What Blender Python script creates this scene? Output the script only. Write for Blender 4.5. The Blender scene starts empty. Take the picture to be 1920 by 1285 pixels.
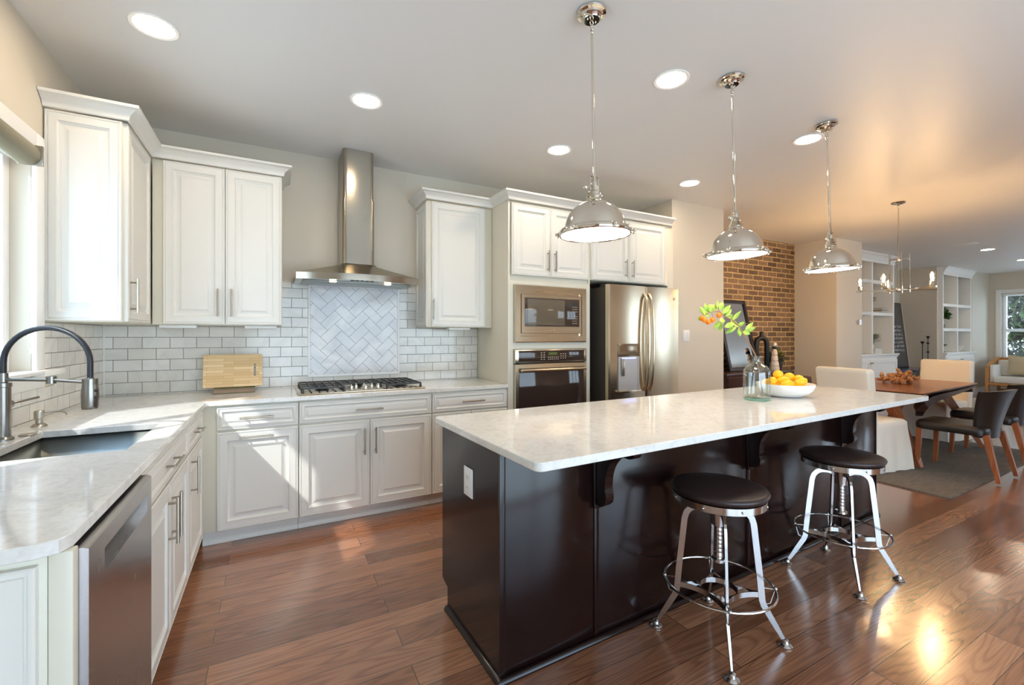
import bpy, bmesh, math, random
from mathutils import Vector, Matrix
random.seed(7)
C = bpy.context.scene.collection
SC = bpy.context.scene
PI = math.pi
H = 2.7745
# ------------------------------------------------------------------ camera
cam = bpy.data.cameras.new('camera'); camo = bpy.data.objects.new('camera', cam); C.objects.link(camo)
camo.location = (1.0067, -3.911, 1.3183); camo.rotation_euler = (PI/2, 0, -math.radians(28.389))
cam.sensor_width = 36.0; cam.lens = 828.85*36/1920; cam.shift_y = -(642.5-630.15)/1920
cam.clip_start = .05; cam.clip_end = 200
SC.camera = camo
# ------------------------------------------------------------------ view, world, sun
SC.view_settings.view_transform = 'Standard'; SC.view_settings.look = 'None'
SC.view_settings.exposure = 0.56; SC.view_settings.gamma = 1.0; SC.view_settings.use_curve_mapping = False
W = bpy.data.worlds.new('sky'); SC.world = W; W.use_nodes = True
wn = W.node_tree.nodes; wl = W.node_tree.links
wn.clear()
wo = wn.new('ShaderNodeOutputWorld'); bg = wn.new('ShaderNodeBackground'); wtc = wn.new('ShaderNodeTexCoord'); wsx = wn.new('ShaderNodeSeparateXYZ'); wr = wn.new('ShaderNodeValToRGB')
wmr = wn.new('ShaderNodeMapRange'); wmr.inputs['From Min'].default_value = -1; wmr.inputs['From Max'].default_value = 1
wl.new(wtc.outputs['Generated'], wsx.inputs[0]); wl.new(wsx.outputs['Z'], wmr.inputs[0]); wl.new(wmr.outputs[0], wr.inputs[0])
we = wr.color_ramp.elements                       # sunlit ground below the horizon, hazy bright sky above
we[0].position = .0; we[0].color = (.52, .62, .70, 1); we[1].position = 1; we[1].color = (.42, .64, 1.0, 1)
for p, c in ((.48, (.62, .76, .90, 1)), (.52, (.70, .85, 1.0, 1)), (.7, (.60, .78, 1.0, 1))): e_ = we.new(p); e_.color = c
wl.new(wr.outputs[0], bg.inputs[0]); wl.new(bg.outputs[0], wo.inputs[0])
bg.inputs[1].default_value = 5.0
SUN_E = 3.6
sd = bpy.data.lights.new('sun', 'SUN'); sd.energy = SUN_E; sd.angle = math.radians(1.2); sd.color = (1, .97, .93)
so = bpy.data.objects.new('sun', sd); C.objects.link(so)
so.rotation_euler = Vector((1, .7, -1.25)).to_track_quat('-Z', 'Y').to_euler()
cy = SC.cycles
cy.use_denoising = True; cy.max_bounces = 10; cy.diffuse_bounces = 5; cy.glossy_bounces = 5; cy.transmission_bounces = 8; cy.transparent_max_bounces = 12
cy.sample_clamp_indirect = 6.0; cy.caustics_reflective = False; cy.caustics_refractive = False; cy.blur_glossy = .5
def portal(loc, rot, sx, sy):
    l = bpy.data.lights.new('window_portal', 'AREA'); l.shape = 'RECTANGLE'; l.size = sx; l.size_y = sy
    l.cycles.is_portal = True
    o = bpy.data.objects.new('window_portal', l); C.objects.link(o); o.location = loc; o.rotation_euler = rot
    return o
portal((-.2, -1.65, 1.67), (0, -PI/2, 0), 1.1, 1.35)            # sink window, light travels +x
portal((16.15, -1.35, 1.55), (0, PI/2, 0), 1.6, 2.2)            # far living room window
portal((16.15, -4.0, 1.55), (0, PI/2, 0), 1.6, 2.0)
portal((2.75, -5.9, 1.15), (PI/2, 0, 0), 4.3, 2.3); portal((9.65, -5.9, 1.5), (PI/2, 0, 0), 1.9, 1.6)               # added patio door and added window behind the camera
portal((13.6, -5.9, 1.5), (PI/2, 0, 0), 2.6, 1.6)

# ------------------------------------------------------------------ helpers
def srgb(r, g, b):
    f = lambda c: (c/255/12.92) if c/255 <= .04045 else ((c/255+.055)/1.055)**2.4
    return (f(r), f(g), f(b), 1)
def mat(name, col, rough=.5, metal=0.0, **k):
    m = bpy.data.materials.new(name); m.use_nodes = True
    b = m.node_tree.nodes['Principled BSDF']
    b.inputs['Base Color'].default_value = srgb(*col) if len(col) == 3 else col
    b.inputs['Roughness'].default_value = rough; b.inputs['Metallic'].default_value = metal
    for kk, v in k.items():
        b.inputs[kk.replace('_', ' ')].default_value = v
    return m
def N(m, t, **k):
    n = m.node_tree.nodes.new(t)
    for a, v in k.items():
        if a.startswith('i_'):
            n.inputs[a[2:].replace('_', ' ')].default_value = v
        else: setattr(n, a, v)
    return n
def L(m, a, b): m.node_tree.links.new(a, b)
def P(m): return m.node_tree.nodes['Principled BSDF']
def ramp(m, stops, fac):
    r = N(m, 'ShaderNodeValToRGB'); e = r.color_ramp.elements
    while len(e) > 1: e.remove(e[0])
    e[0].position, e[0].color = stops[0]
    for p, c in stops[1:]:
        x = e.new(p); x.color = c
    L(m, fac, r.inputs[0]); return r
def objmap(m, scale=(1, 1, 1), rot=(0, 0, 0), loc=(0, 0, 0)):
    tc = N(m, 'ShaderNodeTexCoord'); mp = N(m, 'ShaderNodeMapping')
    mp.inputs['Scale'].default_value = scale; mp.inputs['Rotation'].default_value = rot; mp.inputs['Location'].default_value = loc
    L(m, tc.outputs['Object'], mp.inputs[0]); return mp.outputs[0]
def bump(m, h, strength=.3, dist=.002):
    b = N(m, 'ShaderNodeBump'); b.inputs['Strength'].default_value = strength; b.inputs['Distance'].default_value = dist
    L(m, h, b.inputs['Height']); L(m, b.outputs[0], P(m).inputs['Normal']); return b
def emis(name, col, strength, base=(240, 240, 240)):
    m = mat(name, base, .4); p = P(m)
    p.inputs['Emission Color'].default_value = srgb(*col); p.inputs['Emission Strength'].default_value = strength
    return m

class G:
    """collects shapes, then links them as ONE mesh object"""
    def __init__(s): s.bm = bmesh.new()
    def box(s, x0, x1, y0, y1, z0, z1, b=0, M=None):
        r = bmesh.ops.create_cube(s.bm, size=1); vs = r['verts']
        for v in vs:
            v.co = Vector((x0+(v.co.x+.5)*(x1-x0), y0+(v.co.y+.5)*(y1-y0), z0+(v.co.z+.5)*(z1-z0)))
        if b:
            es = list({e for v in vs for e in v.link_edges})
            r = bmesh.ops.bevel(s.bm, geom=es, offset=b, segments=2, affect='EDGES', profile=.5)
            vs = list({v for f in r['faces'] for v in f.verts} | {v for v in vs if v.is_valid})
        if M is not None: bmesh.ops.transform(s.bm, matrix=M, verts=[v for v in vs if v.is_valid])
        return s
    def lathe(s, prof, c=(0, 0, 0), n=32, M=None, cap=True):
        rings = []; vs = []
        for r, z in prof:
            if r < 1e-6: v = s.bm.verts.new((c[0], c[1], c[2]+z)); rings.append([v]*n); vs.append(v)
            else:
                ring = [s.bm.verts.new((c[0]+r*math.cos(2*PI*i/n), c[1]+r*math.sin(2*PI*i/n), c[2]+z)) for i in range(n)]
                rings.append(ring); vs += ring
        for a, b in zip(rings, rings[1:]):
            for i in range(n):
                q = [a[i], a[(i+1) % n], b[(i+1) % n], b[i]]; u = []
                for v in q:
                    if v not in u: u.append(v)
                if len(u) >= 3:
                    try: s.bm.faces.new(u)
                    except ValueError: pass
        if cap:
            for ring in (rings[0], rings[-1]):
                if ring[0] is not ring[1]:
                    try: s.bm.faces.new(ring)
                    except ValueError: pass
        if M is not None: bmesh.ops.transform(s.bm, matrix=M, verts=vs)
        return s
    def tube(s, pts, r, n=10, closed=False, flat=None, up=None):
        pts = [Vector(p) for p in pts]; k = len(pts)
        rs = r if isinstance(r, (list, tuple)) else [r]*k
        tans = []
        for i in range(k):
            if closed: t = pts[(i+1) % k]-pts[i-1]
            else: t = (pts[min(i+1, k-1)]-pts[max(i-1, 0)])
            tans.append(t.normalized())
        nrm = Vector(up) if up else (Vector((0, 0, 1)) if abs(tans[0].z) < .9 else Vector((1, 0, 0)))
        rings = []
        for i in range(k):
            t = tans[i]; nn = nrm-t*nrm.dot(t)
            if nn.length < 1e-5: nn = t.orthogonal()
            nn.normalize(); bn = t.cross(nn)
            if up is None: nrm = nn
            fa, fb = (1, 1) if flat is None else flat
            if n == 4:
                ring = [s.bm.verts.new(pts[i]+nn*(rs[i]*fa*a)+bn*(rs[i]*fb*b)) for a, b in ((1, 1), (-1, 1), (-1, -1), (1, -1))]
            else:
                ring = [s.bm.verts.new(pts[i]+nn*(rs[i]*fa*math.cos(2*PI*j/n))+bn*(rs[i]*fb*math.sin(2*PI*j/n))) for j in range(n)]
            rings.append(ring)
        m = k if closed else k-1
        for i in range(m):
            a, b = rings[i], rings[(i+1) % k]
            for j in range(n): s.bm.faces.new([a[j], a[(j+1) % n], b[(j+1) % n], b[j]])
        if not closed: s.bm.faces.new(rings[0]); s.bm.faces.new(rings[-1])
        return s
    def prism(s, poly, a, b, axis='z', M=None):
        """polygon of (u,v) extruded along axis; axis z:(x,y) x:(y,z) y:(x,z)"""
        f = {'z': lambda u, v, w: (u, v, w), 'x': lambda u, v, w: (w, u, v), 'y': lambda u, v, w: (u, w, v)}[axis]
        A = [s.bm.verts.new(f(u, v, a)) for u, v in poly]; B = [s.bm.verts.new(f(u, v, b)) for u, v in poly]
        s.bm.faces.new(A); s.bm.faces.new(B[::-1]); n = len(poly)
        for i in range(n): s.bm.faces.new([A[i], B[i], B[(i+1) % n], A[(i+1) % n]])
        if M is not None: bmesh.ops.transform(s.bm, matrix=M, verts=A+B)
        return s
    def ball(s, c, r, seg=16, rings=10, M=None):
        rr = bmesh.ops.create_uvsphere(s.bm, u_segments=seg, v_segments=rings, radius=1)
        rx = r if isinstance(r, (tuple, list)) else (r, r, r)
        T = Matrix.Translation(Vector(c)) @ (M if M is not None else Matrix.Identity(4)) @ Matrix.Diagonal((rx[0], rx[1], rx[2], 1))
        bmesh.ops.transform(s.bm, matrix=T, verts=rr['verts']); return s
    def rings(s, x0, x1, z0, z1, prof):
        """concentric mitred rectangles facing -y; prof = (inset, y)"""
        R = []
        for d, y in prof:
            R.append([s.bm.verts.new(p) for p in ((x0+d, y, z0+d), (x1-d, y, z0+d), (x1-d, y, z1-d), (x0+d, y, z1-d))])
        for a, b in zip(R, R[1:]):
            for i in range(4): s.bm.faces.new([a[i], a[(i+1) % 4], b[(i+1) % 4], b[i]])
        s.bm.faces.new(R[-1]); s.bm.faces.new(R[0][::-1]); return s
    def panel(s, x0, x1, z0, z1, y=0, t=.02, fr=.056, k=1.0):
        f = y-t
        return s.rings(x0, x1, z0, z1, [(0, y), (0, f+.004), (.004, f), (.009, f), (.0105, f+.0045), (.0145, f+.0045), (.016, f),
            (fr-.012, f), (fr-.008, f-.002), (fr-.002, f-.002), (fr+.003, f+.007*k), (fr+.009*k, f+.009*k), (fr+.010*k, f+.013*k), (fr+.017*k, f+.013*k),
            (fr+.040*k, f+.002), (fr+.042*k, f+.0005)])
    def slab(s, x0, x1, z0, z1, y=0, t=.02):
        f = y-t
        return s.rings(x0, x1, z0, z1, [(0, y), (0, f+.003), (.003, f)])
    def sweep(s, path, prof, closed=False):
        """prof (out,z) swept with mitres along horizontal path; out is to the right of travel"""
        pts = [Vector((p[0], p[1])) for p in path]; n = len(pts); rows = []
        for i in range(n):
            d0 = (pts[i]-pts[i-1]).normalized() if (i or closed) else (pts[1]-pts[0]).normalized()
            d1 = (pts[(i+1) % n]-pts[i]).normalized() if (i < n-1 or closed) else d0
            n0 = Vector((d0.y, -d0.x)); n1 = Vector((d1.y, -d1.x)); m = (n0+n1)
            m = m/(m.length**2)*2 if m.length > 1e-4 else n0
            rows.append([s.bm.verts.new((pts[i].x+m.x*o, pts[i].y+m.y*o, z)) for o, z in prof])
        for i in range(n if closed else n-1):
            a, b = rows[i], rows[(i+1) % n]
            for j in range(len(prof)): s.bm.faces.new([a[j], b[j], b[(j+1) % len(prof)], a[(j+1) % len(prof)]])
        if not closed: s.bm.faces.new(rows[0]); s.bm.faces.new(rows[-1][::-1])
        return s
    def done(s, name, m, parent=None, ang=32):
        bmesh.ops.recalc_face_normals(s.bm, faces=s.bm.faces)
        me = bpy.data.meshes.new(name); s.bm.to_mesh(me); s.bm.free()
        me.polygons.foreach_set('use_smooth', [True]*len(me.polygons))
        me.set_sharp_from_angle(angle=math.radians(ang))
        o = bpy.data.objects.new(name, me); C.objects.link(o)
        if isinstance(m, (list, tuple)):
            for x in m: me.materials.append(x)
        else: me.materials.append(m)
        if parent is not None: o.parent = parent
        return o
def tag(o, label, cat, group=None, kind=None):
    o['label'] = label; o['category'] = cat
    if group: o['group'] = group
    if kind: o['kind'] = kind
    return o
def thing(name, label, cat, loc=(0, 0, 0), rz=0, group=None):
    o = bpy.data.objects.new(name, None); C.objects.link(o); o.empty_display_size = .1
    o.location = loc; o.rotation_euler = (0, 0, rz); tag(o, label, cat, group); return o
def struct(o): o['kind'] = 'structure'; return o
KIDS = {}
def dup(root, label=None, loc=None, rot=None):
    def cp(o, par):
        c = o.copy(); C.objects.link(c)
        if par is not None: c.parent = par
        for ch in [x for x in C.objects if x.parent is o]: cp(ch, c)
        return c
    r = cp(root, None)
    if label: r['label'] = label
    if loc is not None: r.location = loc
    if rot is not None: r.rotation_euler = rot
    return r
def arc(c, r, a0, a1, n, f=lambda c, r, a: (c[0]+r*math.cos(a), c[1]+r*math.sin(a))):
    return [f(c, r, a0+(a1-a0)*i/n) for i in range(n+1)]
def handle(parent, p0, p1, out=.032, r=.006, name='handle'):
    """bar pull; p0,p1 on the door face (x,y,z), stands off to -y"""
    g = G(); a, b = Vector(p0), Vector(p1); d = Vector((0, -out, 0)); g.tube([a+d, b+d], r, 10)
    for t in (.12, .88):
        q = a.lerp(b, t); g.tube([q, q+d], r*.8, 8)
    return g.done(name, M_['nickel'], parent)

# ------------------------------------------------------------------ materials
M_ = {}
def wallpaint(name, col, rough=.65):
    m = mat(name, col, rough); n = N(m, 'ShaderNodeTexNoise', i_Scale=180.0, i_Detail=3.0)
    L(m, objmap(m), n.inputs['Vector']); bump(m, n.outputs[0], .04, .001); return m
M_['wall'] = wallpaint('greige_wall_paint', (212, 204, 188))
M_['ceil'] = wallpaint('ceiling_paint', (231, 230, 228), .45)
M_['trim'] = mat('white_trim_paint', (240, 240, 238), .35)
M_['cab'] = mat('cream_cabinet_paint', (226, 225, 219), .4)
M_['cabb'] = mat('cream_cabinet_box', (222, 218, 202), .35)
M_['built'] = mat('built_in_paint', (236, 235, 230), .4)
M_['nickel'] = mat('brushed_nickel', (176, 168, 155), .3, 1)
M_['chrome'] = mat('polished_nickel', (222, 214, 200), .06, 1)
M_['chromeb'] = mat('stool_chrome', (200, 198, 196), .16, 1)
M_['black'] = mat('black_metal', (14, 14, 15), .35)
M_['glossblack'] = mat('black_glass', (24, 20, 18), .05)
M_['iron'] = mat('cast_iron_grate', (58, 56, 55), .45, .3)
M_['white'] = mat('white_ceramic', (240, 240, 238), .12)
M_['plastic'] = mat('white_plastic', (238, 238, 236), .35)
M_['rubber'] = mat('dark_hose', (22, 26, 34), .4)
def steel(name, col, rough=.28, axis=2):
    m = mat(name, col, rough, 1); s = [6, 6, 6]; s[axis] = 260 if axis == 2 else 260
    n = N(m, 'ShaderNodeTexNoise', i_Scale=1.0, i_Detail=2.0); L(m, objmap(m, tuple(s)), n.inputs['Vector'])
    r = N(m, 'ShaderNodeMapRange'); r.inputs['To Min'].default_value = rough-.05; r.inputs['To Max'].default_value = rough+.06
    L(m, n.outputs[0], r.inputs[0]); L(m, r.outputs[0], P(m).inputs['Roughness']); return m
M_['faucet'] = mat('faucet_nickel', (140, 136, 130), .25, 1)
M_['steel'] = steel('brushed_stainless', (218, 204, 180), .22)
M_['hoodsteel'] = steel('hood_stainless', (172, 164, 150), .2)
M_['sinksteel'] = steel('sink_stainless', (168, 171, 165), .36, 1)
M_['fridgeside'] = mat('fridge_side', (72, 68, 64), .45, .3)
def quartz():
    m = mat('white_quartz', (226, 224, 219), .07); v = objmap(m)
    n1 = N(m, 'ShaderNodeTexNoise', i_Scale=14.0, i_Detail=8.0, i_Roughness=.7, i_Distortion=1.4); L(m, v, n1.inputs['Vector'])
    n2 = N(m, 'ShaderNodeTexNoise', i_Scale=90.0, i_Detail=4.0); L(m, v, n2.inputs['Vector'])
    r1 = ramp(m, [(.0, srgb(206, 204, 200)), (.42, srgb(222, 220, 215)), (.5, srgb(231, 229, 224)), (1, srgb(237, 236, 232))], n1.outputs[0])
    r2 = ramp(m, [(.3, (.86, .86, .86, 1)), (.6, (1, 1, 1, 1))], n2.outputs[0])
    x = N(m, 'ShaderNodeMix', data_type='RGBA', blend_type='MULTIPLY'); x.inputs[0].default_value = .55
    L(m, r1.outputs[0], x.inputs[6]); L(m, r2.outputs[0], x.inputs[7]); L(m, x.outputs[2], P(m).inputs['Base Color']); return m
M_['quartz'] = quartz()
def espresso():
    m = mat('espresso_wood', (32, 20, 18), .17, 0, Specular_IOR_Level=.42); n = N(m, 'ShaderNodeTexNoise', i_Scale=3.0, i_Detail=6.0)
    L(m, objmap(m, (26, 26, 1.2)), n.inputs['Vector'])
    r = ramp(m, [(.3, srgb(20, 9, 8)), (.7, srgb(30, 14, 12))], n.outputs[0]); L(m, r.outputs[0], P(m).inputs['Base Color']); return m
M_['espresso'] = espresso()
def wood(name, c0, c1, rough=.35, scale=(1.5, 18, 18)):
    m = mat(name, c0, rough); n = N(m, 'ShaderNodeTexNoise', i_Scale=1.6, i_Detail=6.0, i_Distortion=.8)
    L(m, objmap(m, scale), n.inputs['Vector'])
    r = ramp(m, [(.3, srgb(*c0)), (.7, srgb(*c1))], n.outputs[0]); L(m, r.outputs[0], P(m).inputs['Base Color'])
    bump(m, n.outputs[0], .05, .001); return m
M_['tablewood'] = wood('walnut_table', (146, 86, 48), (182, 116, 70), .25)
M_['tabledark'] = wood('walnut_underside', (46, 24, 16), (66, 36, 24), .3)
M_['legwood'] = wood('reddish_leg_wood', (140, 76, 44), (172, 102, 62), .35, (18, 18, 1.5))
M_['oak'] = wood('honey_oak', (176, 118, 60), (204, 146, 84), .4)
M_['darkwood'] = wood('dark_walnut', (52, 30, 24), (76, 46, 36), .3)
M_['drift'] = wood('root_wood', (150, 94, 52), (208, 156, 104), .6, (14, 14, 14))
M_['leather'] = mat('black_leather', (36, 29, 24), .38)
M_['brownleather'] = mat('brown_leather', (70, 50, 38), .4)
M_['seatpad'] = mat('stool_seat', (46, 34, 32), .38)
def fabric(name, col, sc=220.):
    m = mat(name, col, .9); n = N(m, 'ShaderNodeTexNoise', i_Scale=sc, i_Detail=2.0); L(m, objmap(m), n.inputs['Vector'])
    bump(m, n.outputs[0], .25, .001); return m
M_['slip'] = fabric('slipcover_cotton', (242, 233, 217))
M_['sofa'] = fabric('sofa_linen', (232, 230, 224))
M_['pillow'] = fabric('beige_pillow', (206, 190, 160))
def bamboo():
    m = mat('bamboo_board', (222, 184, 128), .4); v = objmap(m, (1, 1, 1), (PI/2, 0, 0))
    b = N(m, 'ShaderNodeTexBrick', offset=.37, i_Scale=1.0); b.inputs['Brick Width'].default_value = .16; b.inputs['Row Height'].default_value = .021
    b.inputs['Mortar Size'].default_value = .0008; b.inputs['Color1'].default_value = srgb(236, 208, 162); b.inputs['Color2'].default_value = srgb(214, 178, 126)
    b.inputs['Mortar'].default_value = srgb(190, 150, 96); L(m, v, b.inputs['Vector']); L(m, b.outputs[0], P(m).inputs['Base Color']); return m
M_['bamboo'] = bamboo()
def glass(name, tint=(1, 1, 1), base=.04, rough=.0):
    """thin window pane: mostly see-through, mirror sheen towards grazing"""
    m = bpy.data.materials.new(name); m.use_nodes = True; nt = m.node_tree; nt.nodes.clear()
    o = nt.nodes.new('ShaderNodeOutputMaterial'); mx = nt.nodes.new('ShaderNodeMixShader'); t = nt.nodes.new('ShaderNodeBsdfTransparent')
    g = nt.nodes.new('ShaderNodeBsdfGlossy'); lw = nt.nodes.new('ShaderNodeLayerWeight'); lw.inputs[0].default_value = .5; pw = nt.nodes.new('ShaderNodeMath'); pw.operation = 'POWER'; pw.inputs[1].default_value = 4.0; f = nt.nodes.new('ShaderNodeMath'); f.operation = 'MULTIPLY_ADD'; f.inputs[1].default_value = .8; f.inputs[2].default_value = base; nt.links.new(lw.outputs['Facing'], pw.inputs[0]); nt.links.new(pw.outputs[0], f.inputs[0])
    t.inputs[0].default_value = (*tint, 1); g.inputs['Roughness'].default_value = rough
    nt.links.new(f.outputs[0], mx.inputs[0]); nt.links.new(t.outputs[0], mx.inputs[1]); nt.links.new(g.outputs[0], mx.inputs[2]); nt.links.new(mx.outputs[0], o.inputs[0])
    return m
M_['pane'] = glass('window_glass', (.96, .98, .98))
M_['vaseglass'] = glass('bottle_glass', (.955, .98, .97), .08)
M_['bulbglass'] = glass('bulb_glass', (1, .97, .9))
M_['baseglass'] = mat('green_glass_foot', (150, 205, 185), .05, 0, Alpha=.55)
# floor ------------------------------------------------------------
def floormat():
    m = mat('hand_scraped_plank_floor', (110, 64, 42), .2); tc = N(m, 'ShaderNodeTexCoord')
    mp = N(m, 'ShaderNodeMapping'); mp.inputs['Location'].default_value = (.37, .004, 0); L(m, tc.outputs['Object'], mp.inputs[0])
    b = N(m, 'ShaderNodeTexBrick', offset=.38, offset_frequency=2, squash=1.0, i_Scale=1.0)
    b.inputs['Brick Width'].default_value = 1.15; b.inputs['Row Height'].default_value = .127; b.inputs['Mortar Size'].default_value = .0016
    b.inputs['Mortar Smooth'].default_value = .3; b.inputs['Bias'].default_value = 0
    b.inputs['Color1'].default_value = (0, 0, 0, 1); b.inputs['Color2'].default_value = (1, 1, 1, 1); b.inputs['Mortar'].default_value = (.5, .5, .5, 1)
    L(m, mp.outputs[0], b.inputs['Vector'])
    # per-plank shift so the grain breaks at every board
    sh = N(m, 'ShaderNodeVectorMath', operation='MULTIPLY'); sh.inputs[1].default_value = (7.3, 5.1, 3.7); L(m, b.outputs['Color'], sh.inputs[0])
    ad = N(m, 'ShaderNodeVectorMath', operation='ADD'); L(m, mp.outputs[0], ad.inputs[0]); L(m, sh.outputs[0], ad.inputs[1])
    s1 = N(m, 'ShaderNodeVectorMath', operation='MULTIPLY'); s1.inputs[1].default_value = (.55, 5.5, 1); L(m, ad.outputs[0], s1.inputs[0])
    nz = N(m, 'ShaderNodeTexNoise', i_Scale=1.3, i_Detail=1.6, i_Roughness=.4); L(m, s1.outputs[0], nz.inputs['Vector'])
    # contour lines of a stretched noise read as cathedral oak grain
    mu = N(m, 'ShaderNodeMath', operation='MULTIPLY'); mu.inputs[1].default_value = 20.0; L(m, nz.outputs[0], mu.inputs[0])
    sn = N(m, 'ShaderNodeMath', operation='SINE'); sm = N(m, 'ShaderNodeMath', operation='MULTIPLY'); sm.inputs[1].default_value = 6.283
    L(m, mu.outputs[0], sm.inputs[0]); L(m, sm.outputs[0], sn.inputs[0])
    gr = ramp(m, [(.0, (0, 0, 0, 1)), (.55, (.15, .15, .15, 1)), (1, (1, 1, 1, 1))], sn.outputs[0])
    mr = N(m, 'ShaderNodeMapRange'); mr.inputs['From Min'].default_value = -1; L(m, sn.outputs[0], mr.inputs[0]); L(m, mr.outputs[0], gr.inputs[0])
    s2 = N(m, 'ShaderNodeVectorMath', operation='MULTIPLY'); s2.inputs[1].default_value = (3, 120, 1); L(m, ad.outputs[0], s2.inputs[0])
    fz = N(m, 'ShaderNodeTexNoise', i_Scale=1.5, i_Detail=4.0); L(m, s2.outputs[0], fz.inputs['Vector'])
    tone = ramp(m, [(0, srgb(132, 86, 60)), (.35, srgb(154, 103, 73)), (.7, srgb(164, 112, 80)), (1, srgb(184, 130, 96))], b.outputs['Color'])
    d1 = N(m, 'ShaderNodeMix', data_type='RGBA', blend_type='MULTIPLY'); d1.inputs[0].default_value = 1
    g1 = ramp(m, [(0, (.72, .68, .66, 1)), (1, (1.0, 1.0, 1.0, 1))], gr.outputs[0])
    inv = N(m, 'ShaderNodeInvert'); L(m, gr.outputs[0], inv.inputs[1]); L(m, inv.outputs[0], g1.inputs[0])
    L(m, tone.outputs[0], d1.inputs[6]); L(m, g1.outputs[0], d1.inputs[7])
    d2 = N(m, 'ShaderNodeMix', data_type='RGBA', blend_type='MULTIPLY'); d2.inputs[0].default_value = .8
    g2 = ramp(m, [(.3, (.72, .68, .66, 1)), (.65, (1.08, 1.06, 1.04, 1))], fz.outputs[0]); L(m, d1.outputs[2], d2.inputs[6]); L(m, g2.outputs[0], d2.inputs[7])
    d3 = N(m, 'ShaderNodeMix', data_type='RGBA'); d3.inputs[7].default_value = srgb(58, 32, 22)
    L(m, b.outputs['Fac'], d3.inputs[0]); L(m, d2.outputs[2], d3.inputs[6]); L(m, d3.outputs[2], P(m).inputs['Base Color'])
    hm = N(m, 'ShaderNodeMath', operation='MULTIPLY'); hm.inputs[1].default_value = -.35; L(m, gr.outputs[0], hm.inputs[0])
    h2 = N(m, 'ShaderNodeMath', operation='SUBTRACT'); L(m, hm.outputs[0], h2.inputs[0]); L(m, b.outputs['Fac'], h2.inputs[1])
    bump(m, h2.outputs[0], .22, .0014)
    P(m).inputs['Roughness'].default_value = .26; P(m).inputs['Coat Weight'].default_value = 1.0; P(m).inputs['Coat Roughness'].default_value = .17; P(m).inputs['Coat IOR'].default_value = 1.6
    return m
M_['floor'] = floormat()
def tilemat(name, bw, rh, rot, loc=(0, 0, 0), off=.5, mort=(140, 136, 130)):
    m = mat(name, (226, 224, 220), .12); sp = N(m, 'ShaderNodeSeparateXYZ'); cb = N(m, 'ShaderNodeCombineXYZ'); L(m, objmap(m, (1, 1, 1), (0, 0, 0), loc), sp.inputs[0])
    L(m, sp.outputs[rot], cb.inputs[0]); L(m, sp.outputs[2], cb.inputs[1]); v = cb.outputs[0]
    b = N(m, 'ShaderNodeTexBrick', offset=off, i_Scale=1.0); b.inputs['Brick Width'].default_value = bw; b.inputs['Row Height'].default_value = rh
    b.inputs['Mortar Size'].default_value = .0021; b.inputs['Mortar Smooth'].default_value = .1
    b.inputs['Color1'].default_value = srgb(220, 217, 208); b.inputs['Color2'].default_value = srgb(234, 232, 226); b.inputs['Mortar'].default_value = srgb(*mort)
    L(m, v, b.inputs['Vector'])
    n = N(m, 'ShaderNodeTexNoise', i_Scale=3.5, i_Detail=5.0, i_Distortion=1.2); L(m, v, n.inputs['Vector'])
    r = ramp(m, [(.38, (1, 1, 1, 1)), (.47, (.9, .9, .91, 1)), (.5, (.84, .85, .86, 1)), (.53, (.92, .92, .93, 1)), (.62, (1, 1, 1, 1))], n.outputs[0])
    x = N(m, 'ShaderNodeMix', data_type='RGBA', blend_type='MULTIPLY'); x.inputs[0].default_value = .6
    L(m, b.outputs[0], x.inputs[6]); L(m, r.outputs[0], x.inputs[7]); L(m, x.outputs[2], P(m).inputs['Base Color'])
    inv = N(m, 'ShaderNodeMath', operation='SUBTRACT'); inv.inputs[0].default_value = 1; L(m, b.outputs['Fac'], inv.inputs[1]); bump(m, inv.outputs[0], .5, .002)
    rr = N(m, 'ShaderNodeMapRange'); rr.inputs['To Min'].default_value = .12; rr.inputs['To Max'].default_value = .7; L(m, b.outputs['Fac'], rr.inputs[0]); L(m, rr.outputs[0], P(m).inputs['Roughness'])
    return m
M_['tile_b'] = tilemat('subway_tile', .154, .0775, 0, (.02, 0, -.9215))
M_['tile_l'] = tilemat('subway_tile_side', .154, .0775, 1, (0, .03, -.9215))
for k in ('tile_b', 'tile_l'): pass
def marble():
    m = mat('marble_herringbone', (226, 226, 226), .12); v = objmap(m)
    n = N(m, 'ShaderNodeTexNoise', i_Scale=2.4, i_Detail=4.0, i_Distortion=1.0); L(m, v, n.inputs['Vector'])
    r = ramp(m, [(.35, srgb(222, 222, 222)), (.5, srgb(208, 209, 212)), (.6, srgb(226, 226, 225))], n.outputs[0])
    L(m, r.outputs[0], P(m).inputs['Base Color']); return m
M_['marble'] = marble()
M_['grout'] = mat('grout', (140, 138, 136), .8)
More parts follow.
